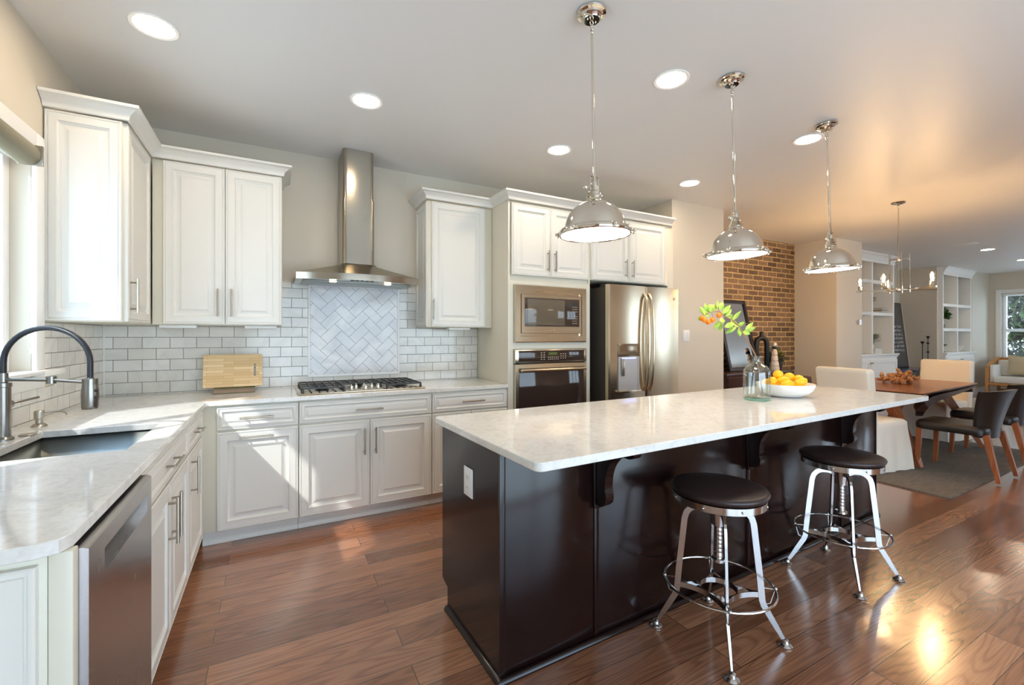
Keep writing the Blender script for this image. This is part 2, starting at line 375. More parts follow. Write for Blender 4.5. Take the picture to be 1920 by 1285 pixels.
def brickmat():
    m = mat('brown_brick', (130, 90, 60), .8); v = objmap(m, (1, 1, 1), (PI/2, 0, 0))
    b = N(m, 'ShaderNodeTexBrick', offset=.5, i_Scale=1.0); b.inputs['Brick Width'].default_value = .232; b.inputs['Row Height'].default_value = .0755
    b.inputs['Mortar Size'].default_value = .0075; b.inputs['Mortar Smooth'].default_value = .15; b.inputs['Bias'].default_value = 0
    b.inputs['Color1'].default_value = srgb(98, 76, 58); b.inputs['Color2'].default_value = srgb(144, 116, 90); b.inputs['Mortar'].default_value = srgb(206, 178, 124)
    n0 = N(m, 'ShaderNodeTexNoise', i_Scale=9.0, i_Detail=2.0); L(m, v, n0.inputs['Vector'])
    mx = N(m, 'ShaderNodeMix', data_type='VECTOR'); mx.inputs[0].default_value = .012; L(m, v, mx.inputs[4]); L(m, n0.outputs['Color'], mx.inputs[5])
    L(m, mx.outputs[1], b.inputs['Vector'])
    n = N(m, 'ShaderNodeTexNoise', i_Scale=40.0, i_Detail=4.0); L(m, v, n.inputs['Vector'])
    r = ramp(m, [(.3, (.7, .7, .7, 1)), (.7, (1.15, 1.15, 1.15, 1))], n.outputs[0])
    x = N(m, 'ShaderNodeMix', data_type='RGBA', blend_type='MULTIPLY'); x.inputs[0].default_value = .8
    L(m, b.outputs[0], x.inputs[6]); L(m, r.outputs[0], x.inputs[7]); L(m, x.outputs[2], P(m).inputs['Base Color'])
    inv = N(m, 'ShaderNodeMath', operation='SUBTRACT'); inv.inputs[0].default_value = 1; L(m, b.outputs['Fac'], inv.inputs[1]); bump(m, inv.outputs[0], .8, .008); return m
M_['brick'] = brickmat()
def rugmat(name, c0, c1):
    m = mat(name, c0, .95); n = N(m, 'ShaderNodeTexNoise', i_Scale=2.0, i_Detail=5.0); L(m, objmap(m, (3, 60, 3)), n.inputs['Vector'])
    r = ramp(m, [(.3, srgb(*c0)), (.7, srgb(*c1))], n.outputs[0]); L(m, r.outputs[0], P(m).inputs['Base Color']); bump(m, n.outputs[0], .6, .004); return m
M_['rug'] = rugmat('grey_woven_rug', (92, 84, 76), (126, 117, 106))
M_['rug2'] = rugmat('pale_living_rug', (160, 146, 132), (196, 184, 170))
def leafmat(name, c0, c1, rough=.45):
    m = mat(name, c0, rough); n = N(m, 'ShaderNodeTexNoise', i_Scale=25.0, i_Detail=3.0); L(m, objmap(m), n.inputs['Vector'])
    r = ramp(m, [(.35, srgb(*c0)), (.65, srgb(*c1))], n.outputs[0]); L(m, r.outputs[0], P(m).inputs['Base Color']); return m
M_['leaf'] = leafmat('citrus_leaf', (120, 178, 60), (196, 212, 96))
M_['leaf2'] = leafmat('dark_leaf', (44, 74, 34), (84, 116, 52))
M_['treeleaf'] = leafmat('tree_leaf', (34, 52, 28), (72, 92, 50))
M_['bark'] = mat('branch_bark', (150, 112, 78), .7)
M_['orange'] = mat('kumquat_skin', (246, 128, 20), .35)
M_['lemon'] = mat('lemon_skin', (252, 190, 20), .35)
M_['lamp'] = emis('recessed_lamp_glow', (255, 230, 198), 64)
M_['diff'] = emis('pendant_diffuser_glow', (255, 240, 222), 11)
M_['bulb'] = emis('filament_glow', (255, 208, 150), 750)
M_['puck'] = emis('hood_lamp_glow', (255, 225, 190), 6)
M_['mirror'] = mat('mirror_silver', (225, 228, 230), .02, 1)

# ================================================================== SETTING
def wallbox(name, x0, x1, y0, y1, z0=0, z1=H, m='wall', holes=()):
    """box wall; holes cut as separate blocks: axis aligned rectangles (a0,a1,z0,z1) along the long side"""
    g = G(); alongx = (x1-x0) > (y1-y0); a0, a1 = (x0, x1) if alongx else (y0, y1)
    def bx(p0, p1, q0, q1):
        if p1-p0 < 1e-4 or q1-q0 < 1e-4: return
        if alongx: g.box(p0, p1, y0, y1, q0, q1)
        else: g.box(x0, x1, p0, p1, q0, q1)
    cur = a0
    for h0, h1, hz0, hz1 in sorted(holes):
        bx(cur, h0, z0, z1); bx(h0, h1, z0, hz0); bx(h0, h1, hz1, z1); cur = h1
    bx(cur, a1, z0, z1)
    return struct(g.done(name, M_[m]))
YF = -5.7
g = G(); g.box(-.15, 16.1, YF-.15, .95, -.06, 0); struct(g.done('floor', M_['floor']))
g = G(); g.box(-.15, 16.1, YF-.15, .95, H, H+.08); struct(g.done('ceiling', M_['ceil']))
WY0, WY1, WZ0, WZ1 = -2.30, -.992, 1.135, 2.20
wallbox('wall_left', -.15, 0, YF, 0, holes=[(WY0, WY1, WZ0, WZ1)])
wallbox('wall_back', -.15, 4.74, 0, .15)
g = G(); g.box(4.74, 5.58, -.583, .15, 0, H); struct(g.done('wall_pier', M_['wall']))
g = G(); g.box(5.58, 8.34, .158, .30, 0, H); struct(g.done('wall_brick', M_['brick']))
g = G(); g.box(8.34, 9.09, -.44, .30, 0, H); struct(g.done('wall_return', M_['wall']))
g = G(); g.box(8.9, 11.15, .30, .42, 0, H); g.box(11.15, 13.30, .62, .74, 0, H); g.box(13.3, 14.95, .30, .42, 0, H)
g.box(11.08, 11.15, .30, .74, 0, H); g.box(13.23, 13.299, .0, .74, 0, H); struct(g.done('wall_hearth', M_['wall']))
g = G(); g.box(14.86, 16.1, -.075, .42, 0, H); struct(g.done('wall_column', M_['wall']))
wallbox('wall_far', 15.9, 16.05, YF, -.075, holes=[(-2.42, -.28, .78, 2.30), (-5.0, -3.1, .78, 2.30)])
wallbox('wall_front', -.15, 16.05, YF-.15, YF, holes=[(.6, 4.9, .02, 2.25), (8.7, 10.6, .75, 2.3), (12.4, 14.8, .8, 2.3)])
# baseboards
BP = [(0, 0), (.016, 0), (.016, .11), (.009, .13), (0, .135)]
def base(name, path, m='trim'):
    g = G(); g.sweep(path, BP); struct(g.done(name, M_[m]))
base('baseboard_pier', [(4.74, -.584), (5.581, -.584), (5.581, .157)][::1])
base('baseboard_brick', [(5.6, .157), (8.33, .157)])
base('baseboard_return', [(8.339, .14), (8.339, -.441), (9.08, -.441)])
base('baseboard_column', [(14.87, -.076), (15.88, -.076)])
base('baseboard_far', [(15.899, -.10), (15.899, YF+.02)])
base('baseboard_hearth', [(11.2, .619), (13.28, .619)])
# window over the sink -----------------------------------------------------------
w = bpy.data.objects.new('window_1', None); C.objects.link(w); struct(w)
g = G(); cs = .085
for y0, y1, z0, z1 in ((WY0-cs, WY0, WZ0-.01, WZ1+cs), (WY1, WY1+cs, WZ0-.01, WZ1+cs), (WY0, WY1, WZ1, WZ1+cs)):
    g.box(0.0005, .02, y0, y1, z0, z1, .003)
g.done('window_casing', M_['trim'], w)
g = G(); g.box(-.15, .05, WY0, WY1, WZ0+.0005, WZ0+.018, .004); g.box(0.001, .05, WY0-.11, WY0-.0005, WZ0-.012, WZ0+.018, .004); g.box(0.001, .05, WY1+.0005, WY1+.24, WZ0-.012, WZ0+.018, .004); g.box(.0005, .016, WY0-.09, WY1+.10, WZ0-.07, WZ0-.012, .003)
g.done('window_sill', M_['trim'], w)
g = G(); fx0, fx1 = -.14, -.07
for a, b in ((WY0+.002, WY0+.06), (WY1-.06, WY1-.002), (-1.68, -1.61)): g.box(fx0, fx1, a, b, WZ0+.019, WZ1-.002, .004)
for a, b in ((WZ0+.019, WZ0+.08), (WZ1-.06, WZ1-.002)): g.box(fx0, fx1, WY0+.06, WY1-.06, a, b, .004)
g.done('sash', M_['trim'], w)
g = G(); g.box(-.108, -.104, WY0+.05, WY1-.05, WZ0+.06, WZ1-.05); g.done('pane', M_['pane'], w)
# far windows ---------------------------------------------------------------------
def farwin(name, y0, y1, z0=.78, z1=2.30):
    w = bpy.data.objects.new(name, None); C.objects.link(w); struct(w)
    g = G(); c = .09
    for a, b, p, q in ((y0-c, y0, z0-.02, z1+c), (y1, y1+c, z0-.02, z1+c), (y0, y1, z1, z1+c)): g.box(15.878, 15.8995, a, b, p, q, .004)
    g.box(15.84, 15.92, y0-c-.03, y1+c+.03, z0-.045, z0-.018, .005); g.done('window_casing', M_['trim'], w)
    g = G(); ym = (y0+y1)/2
    for a, b in ((y0+.002, y0+.07), (y1-.07, y1-.002), (ym-.05, ym+.05)): g.box(15.95, 16.02, a, b, z0, z1-.002, .004)
    for a, b in ((z0, z0+.06), (z1-.06, z1-.002), (1.42, 1.48)): g.box(15.955, 16.015, y0+.07, y1-.07, a, b, .003)
    g.done('sash', M_['trim'], w)
    g = G(); g.box(15.985, 15.989, y0+.05, y1-.05, z0+.04, z1-.04); g.done('pane', M_['pane'], w)
    return w
farwin('window_2', -2.42, -.28); farwin('window_3_added', -5.0, -3.1)  # the second window is out of view, added to let in more light
# unseen patio door and windows behind the camera, added to even out the light
def backwin(name, x0, x1, z0, z1, n):
    w = bpy.data.objects.new(name, None); C.objects.link(w); struct(w)
    g = G(); c = .09
    for a, b, p, q in ((x0-c, x0, z0, z1+c), (x1, x1+c, z0, z1+c), (x0, x1, z1, z1+c)): g.box(a, b, YF+.0005, YF+.02, p, q, .004)
    g.done('window_casing', M_['trim'], w)
    g = G()
    for i in range(n+1):
        xx = x0+.035+(x1-x0-.07)*i/n; g.box(xx-.033, xx+.033, YF-.10, YF-.05, z0, z1-.002)
    for a, b in ((z0, z0+.07), (z1-.07, z1-.002)): g.box(x0+.07, x1-.07, YF-.095, YF-.055, a, b)
    g.done('sash', M_['trim'], w)
    g = G(); g.box(x0+.03, x1-.03, YF-.078, YF-.074, z0+.04, z1-.04); g.done('pane', M_['pane'], w)
backwin('door_1_added', .6, 4.9, .02, 2.25, 3); backwin('window_5_added', 8.7, 10.6, .75, 2.3, 3); backwin('window_4_added', 12.4, 14.8, .8, 2.3, 3)

# blind on far window
t = thing('venetian_blind', 'white horizontal slat blind hanging in the far living room window', 'blind', (15.90, -1.35, 2.28))
g = G(); g.box(.005, .045, -1.06, 1.06, -.03, .015, .003); g.done('headrail', M_['trim'], t)
g = G()
for i in range(58):
    z = -.045-i*.0248; g.box(.006, .040, -1.05, 1.05, z-.0008, z+.0008, M=None)
g.done('slats', M_['plastic'], t)
g = G(); g.box(.012, .036, -1.05, 1.05, -1.498, -1.486, .002); g.done('bottom_rail', M_['plastic'], t)
# roller blind over the sink window
t = thing('roller_blind', 'rolled up olive bronze blind cassette across the top of the sink window', 'blind', (.055, -1.745, 2.115))
g = G(); g.lathe([(.0, -.545), (.046, -.545), (.05, -.54), (.05, .54), (.046, .545), (0, .545)], n=28, M=Matrix.Rotation(PI/2, 4, 'X')); g.done('roll', mat('olive_blind', (128, 120, 92), .35), t)
for yy in (-.558, .546): g = G(); g.box(-.03, .055, yy, yy+.012, -.045, .045, .003); g.done('bracket', M_['nickel'], t)
t = tag(G().tube([(.012, -1.03, 2.06), (.012, -1.028, 1.6), (.013, -1.02, 1.27), (.014, -1.035, 1.235), (.012, -1.05, 1.27), (.012, -1.046, 2.06)], .0022, 6).done('blind_cord', M_['plastic']), 'white bead chain looping down beside the right side of the sink window', 'cord')

# outside trees
def tree(loc, s, label, seed):
    rnd = random.Random(seed); r = thing('tree', label, 'tree', loc, 0, 'garden trees outside the windows')
    g = G(); g.tube([(0, 0, 0), (.05, .1, 1.5*s), (0, .15, 3*s)], [.16*s, .12*s, .06*s], 8); g.done('trunk', M_['bark'], r)
    g = G()
    for k in range(6500):
        th = rnd.uniform(0, 2*PI); ph = math.acos(rnd.uniform(-1, 1)); rr = rnd.uniform(.55, 1)**.5*1.9*s
        c = Vector((rr*math.sin(ph)*math.cos(th), rr*math.sin(ph)*math.sin(th), 2.9*s+rr*1.25*math.cos(ph)))
        a = rnd.uniform(.14, .34)*s; R = Matrix.Rotation(rnd.uniform(0, 6.3), 3, 'X') @ Matrix.Rotation(rnd.uniform(0, 6.3), 3, 'Z')
        vs = [g.bm.verts.new(c+R @ Vector(p)) for p in ((-a, 0, 0), (0, -a*.5, 0), (a, 0, a*.2), (0, a*.5, 0))]; g.bm.faces.new(vs)
    g.done('foliage', M_['treeleaf'], r)
tree((21.2, 2.0, -2.2), 1.25, 'leafy green tree seen through the left part of the far window', 1)
tree((22.6, -2.9, -2.2), 1.25, 'leafy green tree standing behind the middle of the far window', 2)
tree((21.8, 7.4, -2.2), 1.25, 'leafy green tree furthest left outside the far window', 3)

tree((-6.6, -2.9, -1.2), 1.6, 'added green tree outside the sink window, screening its sky light', 4)  # unseen trees on this side, added to block part of the sky light
tree((-6.9, 5.3, -1.2), 1.6, 'added green tree screening the sink window sky, further from the camera', 5)
# ================================================================== KITCHEN CABINETS
BF = -.615   # base cabinet box front
def basecab(label, x0, x1, fronts, loc=(0, 0, 0), rz=0, body=None, kick=True, bodyfront=BF, sink=False):
    t = thing('base_cabinet', label, 'cabinet', loc, rz, 'cream base cabinets')
    g = G(); b0, b1 = body or (x0, x1); 
    if sink:
        g.box(b0+.0005, b1-.0005, bodyfront, -.004, .1, .64); g.box(b0+.0005, b1-.0005, bodyfront, bodyfront+.02, .6401, .883)
        g.box(b0+.0005, b0+.018, bodyfront+.0201, -.004, .6401, .883); g.box(b1-.018, b1-.0005, bodyfront+.0201, -.004, .6401, .883)
    else: g.box(b0+.0005, b1-.0005, bodyfront, -.004, .1, .883, .0015)
    g.done('body', M_['cabb'], t)
    if kick:
        g = G(); g.box(b0+.001, b1-.001, -.55, -.02, .0015, .0995); g.prism([(-.55, .0015), (-.562, .0015), (-.562, .016), (-.557, .03), (-.55, .04)], b0+.001, b1-.001, 'x'); g.done('toe_kick', M_['cab'], t)
    for f in fronts:
        kind, a, b, z0, z1 = f[:5]
        g = G()
        if kind == 'drawer': g.panel(a, b, z0, z1, bodyfront-.0005, .02, .03, .55)
        else: g.panel(a, b, z0, z1, bodyfront-.0005, .02, .058)
        d = g.done('drawer' if kind == 'drawer' else 'door', M_['cab'], t)
        yy = bodyfront-.0205
        for h in f[5:]:
            handle(d, (h[0], yy, h[1]), (h[2], yy, h[3]))
    return t
DZ0, DZ1, WZb, WZt = .728, .872, .103, .716
basecab('cream base cabinet with drawer over a horizontal-pull door, left of the cooktop', .695, 1.157,
        [('drawer', .699, 1.155, DZ0, DZ1, (.823, .800, 1.012, .800)), ('door', .699, 1.155, WZb, WZt, (.823, .677, 1.012, .677))], body=(.6165, 1.157))
basecab('wide cream base cabinet with two vertical-pull doors directly under the cooktop', 1.157, 2.079,
        [('drawer', 1.161, 2.075, DZ0, DZ1, (1.518, .797, 1.707, .797)), ('door', 1.161, 1.617, WZb, WZt, (1.58, .478, 1.58, .665)), ('door', 1.621, 2.075, WZb, WZt, (1.657, .478, 1.657, .665))])
basecab('cream base cabinet half hidden by the island, beside the oven tower', 2.079, 2.735,
        [('drawer', 2.083, 2.731, DZ0, DZ1, (2.322, .800, 2.512, .800)), ('door', 2.083, 2.405, WZb, WZt), ('door', 2.409, 2.731, WZb, WZt)])
# left run: local x = world +y, front faces world +x
R9 = PI/2
basecab('narrow cream cabinet in the corner next to the sink base, facing the island', -1.215, -.66,
        [('drawer', -1.213, -.70, DZ0, DZ1, (-1.03, .80, -.88, .80)), ('door', -1.213, -.70, WZb, WZt, (-1.122, .50, -1.122, .69))], rz=R9, body=(-1.215, -.002))
basecab('cream sink base cabinet with wide false drawer and twin doors', -2.09, -1.217,
        [('drawer', -2.086, -1.219, DZ0, DZ1, (-1.745, .80, -1.555, .80)), ('door', -2.086, -1.656, WZb, WZt, (-1.69, .478, -1.69, .665)), ('door', -1.652, -1.219, WZb, WZt, (-1.615, .478, -1.615, .665))], rz=R9, sink=True)
for o in [x for x in C.objects if x.name.startswith('base_cabinet')]:
    pass
# end cabinet facing the camera, beyond the dishwasher
t = thing('cabinet_end_panel', 'cream raised-panel cabinet end closing the counter run by the dishwasher', 'cabinet', (0, 0, 0))
g = G(); g.box(.003, .612, -2.700, -2.682, .0015, .883, .001); g.box(.613, .650, -2.70, -2.671, .0015, .883, .002); g.done('body', M_['cabb'], t)
g = G(); g.panel(.02, .600, .12, .868, -2.701, .018, .058); g.done('door', M_['cab'], t)
# dishwasher
t = thing('dishwasher', 'stainless dishwasher with a recessed pocket handle under the left counter', 'dishwasher', (0, 0, 0), R9)
g = G(); g.box(-2.668, -2.098, -.61, -.02, .02, .875); g.done('body', M_['black'], t)
dw = G(); y0, y1 = -2.662, -2.101
dw.rings(y0, y1, .105, .872, [(0, -.612), (0, -.652), (.006, -.662)])
bmesh.ops.delete(dw.bm, geom=[f for f in dw.bm.faces if abs(f.calc_center_median().y+.662) < 1e-5], context='FACES_ONLY')
def facewithhole(g, x0, x1, z0, z1, hx0, hx1, hz0, hz1, y, dep):
    o = [(x0, z0), (x1, z0), (x1, z1), (x0, z1)]; h = [(hx0, hz0), (hx1, hz0), (hx1, hz1), (hx0, hz1)]
    O = [g.bm.verts.new((a, y, b)) for a, b in o]; I = [g.bm.verts.new((a, y, b)) for a, b in h]; J = [g.bm.verts.new((a, y+dep*(.25 if b > (hz0+hz1)/2 else 1), b)) for a, b in h]
    for i in range(4):
        g.bm.faces.new([O[i], O[(i+1) % 4], I[(i+1) % 4], I[i]]); g.bm.faces.new([I[i], I[(i+1) % 4], J[(i+1) % 4], J[i]])
    g.bm.faces.new(J)
facewithhole(dw, y0+.006, y1-.006, .111, .866, -2.555, -2.155, .770, .825, -.662, .03)
dw.done('door', steel('dishwasher_stainless', (170, 164, 160), .25, 1), t)
g = G(); g.box(-2.665, -2.098, -.56, -.5, .0015, .1); g.done('toe_kick', M_['black'], t)

# wall cabinets
def wallcab(name, label, x0, x1, z0, z1, dep, doors, loc=(0, 0, 0), rz=0, group='cream wall cabinets', sides=()):
    t = thing(name, label, 'cabinet', loc, rz, group)
    g = G(); g.box(x0, x1, -dep, -.003, z0, z1, .0015); g.done('body', M_['cabb'], t)
    for a, b, p, q, hx, hz0, hz1 in doors:
        g = G(); g.panel(a, b, p, q, -dep-.0005, .02, .056); d = g.done('door', M_['cab'], t)
        handle(d, (hx, -dep-.0205, hz0), (hx, -dep-.0205, hz1))
    return t
UZ0, UZ1 = 1.392, 2.455
t = wallcab('wall_cabinet', 'tall cream wall cabinet beside the sink window, panelled end towards the camera', -.860, -.002, UZ0, UZ1, .305,
            [(-.856, -.365, UZ0+.004, UZ1-.004, -.82, 1.443, 1.63)], rz=R9)
g = G(); g.panel(.006, .303, UZ0+.004, UZ1-.004, 0, .018, .05); e = g.done('end_panel', M_['cab'], t); e.rotation_euler = (0, 0, -R9); e.location = (-.8605, 0, 0)
wallcab('wall_cabinet', 'double-door cream wall cabinet between the corner and the range hood', .327, 1.064, UZ0, UZ1, .33,
        [(.383, .719, UZ0+.004, UZ1-.004, .682, 1.448, 1.634), (.7225, 1.060, UZ0+.004, UZ1-.004, .759, 1.448, 1.634)])
t = wallcab('wall_cabinet', 'single-door cream wall cabinet between the range hood and the oven tower', 2.143, 2.734, UZ0, UZ1-.005, .33,
        [(2.172, 2.662, UZ0+.004, UZ1-.009, 2.184, 1.452, 1.628)])
g = G(); g.panel(.006, .322, UZ0+.004, UZ1-.009, 0, .012, .05); e = g.done('end_panel', M_['cab'], t); e.rotation_euler = (0, 0, -R9); e.location = (2.1425, -.003, 0)
# under-cabinet lights
for x, lab in ((.45, 'slim white under-cabinet light in the corner right of the faucet'), (.93, 'slim white under-cabinet light above the bamboo board'), (2.45, 'slim white under-cabinet light beside the oven tower')):
    tag(G().box(x-.10, x+.10, -.27, -.19, UZ0-.0205, UZ0-.0005, .003).done('under_cabinet_light', M_['plastic']), lab, 'light', 'under-cabinet lights')
# tower with ovens, fridge surround
TF = -.64
t = thing('oven_tower_cabinet', 'tall cream cabinet housing the microwave and wall oven', 'cabinet', (0, 0, 0))
g = G(); g.box(2.737, 2.757, TF, -.003, .0015, 2.455, .001); g.box(3.575, 3.597, TF, -.003, .0015, 2.455, .001)
g.box(2.757, 3.575, TF+.01, -.003, 1.800, 2.455); g.box(2.757, 3.575, TF, -.02, 1.755, 1.80); g.box(2.757, 3.575, TF, -.02, 1.205, 1.262); g.box(2.757, 3.575, TF, -.02, .10, .50)
for a, b in ((2.757, 2.789), (3.537, 3.575)): g.box(a, b, TF, TF+.02, .5, 1.2045); g.box(a, b, TF, TF+.02, 1.2625, 1.7545)
g.box(2.757, 3.575, -.03, -.004, .5, 1.76); g.box(2.757, 3.575, -.57, -.03, .0015, .1)
g.done('body', M_['cabb'], t)
for a, b, hx in ((2.762, 3.150, 3.115), (3.154, 3.573, 3.190)):
    g = G(); g.panel(a, b, 1.834, 2.438, TF-.0005, .02, .056); d = g.done('door', M_['cab'], t); handle(d, (hx, TF-.0205, 1.878), (hx, TF-.0205, 2.06))
t = thing('fridge_surround_cabinet', 'cream double-door cabinet bridging above the refrigerator', 'cabinet', (0, 0, 0))
g = G(); g.box(3.598, 4.610, TF, -.003, 1.838, 2.455, .001); g.box(4.610, 4.640, TF, -.003, .0015, 2.455, .001); g.done('body', M_['cabb'], t)
g = G(); g.box(4.641, 4.737, -.60, -.57, .0015, 2.455, .001); g.done('filler', M_['cabb'], t)
for a, b, hx in ((3.602, 4.060, 4.010), (4.064, 4.560, 4.100)):
    g = G(); g.panel(a, b, 1.842, 2.438, TF-.0005, .02, .056); d = g.done('door', M_['cab'], t); handle(d, (hx, TF-.0205, 1.883), (hx, TF-.0205, 2.055))
# crown mouldings
CP = [(0, 0), (.004, 0), (.010, .004), (.012, .018), (.020, .030), (.040, .045), (.050, .052), (.060, .056), (.060, .070), (0, .070)]
def crown(path, z, label):
    g = G(); g.sweep(path, [(o, z-.035+h) for o, h in CP]); tag(g.done('crown_molding', M_['cab']), label, 'molding', 'cabinet crown moldings')
crown([(.003, -.880), (.327, -.880), (.327, -.3515), (1.065, -.3515), (1.065, -.003)], 2.4565+.0355, 'cream crown molding wrapping the three left wall cabinets')
crown([(2.129, -.003), (2.129, -.3515), (2.7355, -.3515), (2.7355, -.662), (4.642, -.662)], 2.4565+.0355, 'cream crown molding running from right of the hood over the fridge')
# countertop -----------------------------------------------------------------
def counter_mesh(xs, ys, inside, z0, z1):
    g = G(); V = {}
    def v(i, j, z):
        k = (i, j, z)
        if k not in V: V[k] = g.bm.verts.new((xs[i], ys[j], z))
        return V[k]
    cells = {(i, j) for i in range(len(xs)-1) for j in range(len(ys)-1) if inside((xs[i]+xs[i+1])/2, (ys[j]+ys[j+1])/2)}
    for i, j in cells:
        g.bm.faces.new([v(i, j, z1), v(i+1, j, z1), v(i+1, j+1, z1), v(i, j+1, z1)]); g.bm.faces.new([v(i, j, z0), v(i, j+1, z0), v(i+1, j+1, z0), v(i+1, j, z0)])
        for (di, dj), (a, b) in {(-1, 0): ((i, j), (i, j+1)), (1, 0): ((i+1, j+1), (i+1, j)), (0, -1): ((i+1, j), (i, j)), (0, 1): ((i, j+1), (i+1, j+1))}.items():
            if (i+di, j+dj) not in cells: g.bm.faces.new([v(*a, z1), v(*a, z0), v(*b, z0), v(*b, z1)])
    return g
SX0, SX1, SY0, SY1 = .145, .545, -1.875, -1.315
g = counter_mesh([.003, SX0, SX1, .6445, 2.735], [-2.722, SY0, SY1, -.6445, -.003], lambda x, y: (x < .6445 or y > -.6445) and not (SX0 < x < SX1 and SY0 < y < SY1), .884, .914)
# clip the free corner
for v in [v for v in g.bm.verts if abs(v.co.x-.6445) < 1e-4 and abs(v.co.y+2.722) < 1e-4]: pass
bev = [e for e in g.bm.edges if abs(e.verts[0].co.x-.6445) < 1e-4 and abs(e.verts[0].co.y+2.722) < 1e-4 and abs(e.verts[1].co.x-.6445) < 1e-4 and abs(e.verts[1].co.y+2.722) < 1e-4]
bmesh.ops.bevel(g.bm, geom=bev, offset=.045, segments=2, affect='EDGES', profile=.5)
o = g.done('countertop', M_['quartz']); tag(o, 'L-shaped white quartz countertop with grey veining along both walls', 'countertop')
bv = o.modifiers.new('edge', 'BEVEL'); bv.width = .003; bv.segments = 2; bv.limit_method = 'ANGLE'; bv.angle_limit = 1.0
# sink
t = thing('kitchen_sink', 'undermount stainless steel sink set in the left counter', 'sink', (0, 0, 0))
g = G(); a, b, c, d = SX0-.006, SX1+.006, SY0-.006, SY1+.006
def basin(g, a, b, c, d, zt, zb, r=.03):
    top = [(a, c), (b, c), (b, d), (a, d)]; V = []
    for inset, z in ((0, zt), (.004, zb+.03), (.012, zb+.01), (.03, zb)):
        V.append([g.bm.verts.new((x+(inset if x == a else -inset), y+(inset if y == c else -inset), z)) for x, y in top])
    for A, B in zip(V, V[1:]):
        for i in range(4): g.bm.faces.new([A[i], A[(i+1) % 4], B[(i+1) % 4], B[i]])
    g.bm.faces.new(V[-1])
basin(g, a, b, c, d, .8835, .67); o = g.done('basin', M_['sinksteel'], t); sm = o.modifiers.new('wall', 'SOLIDIFY'); sm.thickness = .0015; sm.offset = 1
g = G(); g.lathe([(0, .001), (.042, .001), (.045, .004), (.03, .003), (0, .002)], (.345, -1.6, .6705), 24); g.done('drain', M_['chrome'], t)
# faucet
FX, FY = .088, -1.47
t = thing('faucet', 'pull-down kitchen faucet with dark arched hose and steel spray head', 'faucet', (FX, FY, .9145))
g = G(); g.lathe([(0, 0), (.030, 0), (.030, .006), (.024, .012), (.0215, .014), (.0215, .205), (.024, .207), (.024, .222), (.014, .225), (.014, .26), (0, .26)], n=28); g.done('column', M_['faucet'], t)
hx, hy = .376-FX, -1.60-FY
ar = [(0, 0, .255), (0, 0, .30)] + [((hx/2)*(1-math.cos(a)), (hy/2)*(1-math.cos(a)), .30+.135*math.sin(a)) for a in [PI*i/20 for i in range(1, 20)]] + [(hx, hy, .30), (hx, hy, .235)]
g = G(); g.tube(ar, .0098, 12); g.done('hose', M_['rubber'], t)
g = G(); g.tube([(0, 0, .235), (hx*.55, hy*.55, .232), (hx*.97, hy*.97, .222)], .0065, 10); g.lathe([(.0, -.014), (.015, -.014), (.015, .014), (0, .014)], (hx*.55, hy*.55, .232), 16); g.lathe([(.0135, -.016), (.024, -.016), (.024, .014), (.0135, .014)], (hx, hy, .222), 20, cap=False); g.done('support_arm', M_['faucet'], t)
g = G(); g.lathe([(0, .118), (.024, .118), (.0265, .13), (.0265, .185), (.024, .215), (.015, .222), (.011, .24), (0, .24)], (hx, hy, 0), 24); hd = g.done('spray_head', M_['faucet'], t)
g = G()
for z in (.165, .19): g.box(hx+.018, hx+.0285, hy-.021, hy-.009, z-.005, z+.005, .002)
g.done('button', M_['black'], hd)
g = G(); g.tube([(0, .018, .135), (0, .042, .135)], .017, 16); g.tube([(0.0, .034, .137), (.03, .075, .142), (.055, .13, .147)], [.006, .005, .005], 10); g.done('lever', M_['faucet'], t)
t = thing('soap_dispenser', 'small nickel soap pump with curved spout behind the sink', 'soap dispenser', (.086, -1.165, .9145))
g = G(); g.lathe([(0, 0), (.026, 0), (.026, .004), (.019, .011), (.0125, .014), (.0125, .034), (.0175, .036), (.0175, .066), (.014, .07), (0, .07)], n=24); g.done('base', M_['nickel'], t)
g = G(); g.tube([(.012, 0, .06), (.04, .002, .062), (.075, .004, .06), (.088, .005, .052), (.09, .005, .042)], .0042, 10); g.done('spout', M_['nickel'], t)
tag(G().lathe([(0, 0), (.026, 0), (.027, .003), (.024, .006), (0, .005)], (.13, -1.395, .9145), 24).done('counter_air_switch', M_['nickel']), 'small round nickel button set flush in the counter beside the faucet', 'switch')

# backsplash -------------------------------------------------------------------
bsp = thing('tile_backsplash', 'white marble subway tile backsplash lining both kitchen walls', 'backsplash')
g = G(); g.box(.009, 1.0652, -.0085, -.0008, .9145, 1.3915); g.box(1.0652, 2.1415, -.0085, -.0008, .9145, 1.745); g.box(2.1415, 2.7345, -.0085, -.0008, .9145, 1.3865); g.done('back_tiles', M_['tile_b'], bsp)
g = G(); g.box(.0008, .0085, -.906+.002, -.009, 1.155, 1.3915); g.box(.0008, .0085, -.745, -.009, .9145, 1.1555); g.box(.0008, .0085, -2.70, -.745, .9145, 1.063); g.done('side_tiles', M_['tile_l'], bsp)
g = G(); g.box(.0087, .014, -.014, -.0087, .9146, 1.391); g.done('corner_bead', M_['trim'], bsp)
t = thing('herringbone_tile_panel', 'framed marble herringbone panel on the wall behind the cooktop', 'tile panel', (0, 0, 0))
HX0, HX1, HZ0, HZ1 = 1.252, 1.985, .985, 1.742
g = G(); fr = .018
prof = [(-.0088, 0), (-.0088, 0)]
g.rings(HX0, HX1, HZ0, HZ1, [(0, -.0087), (0, -.017), (.004, -.0205), (.014, -.0205), (fr, -.017), (fr, -.0105)]); g.done('frame', M_['trim'], t)
g = G(); tw = .0775; gap = .0015; cx, cz = (HX0+HX1)/2, (HZ0+HZ1)/2; c45 = math.cos(PI/4)
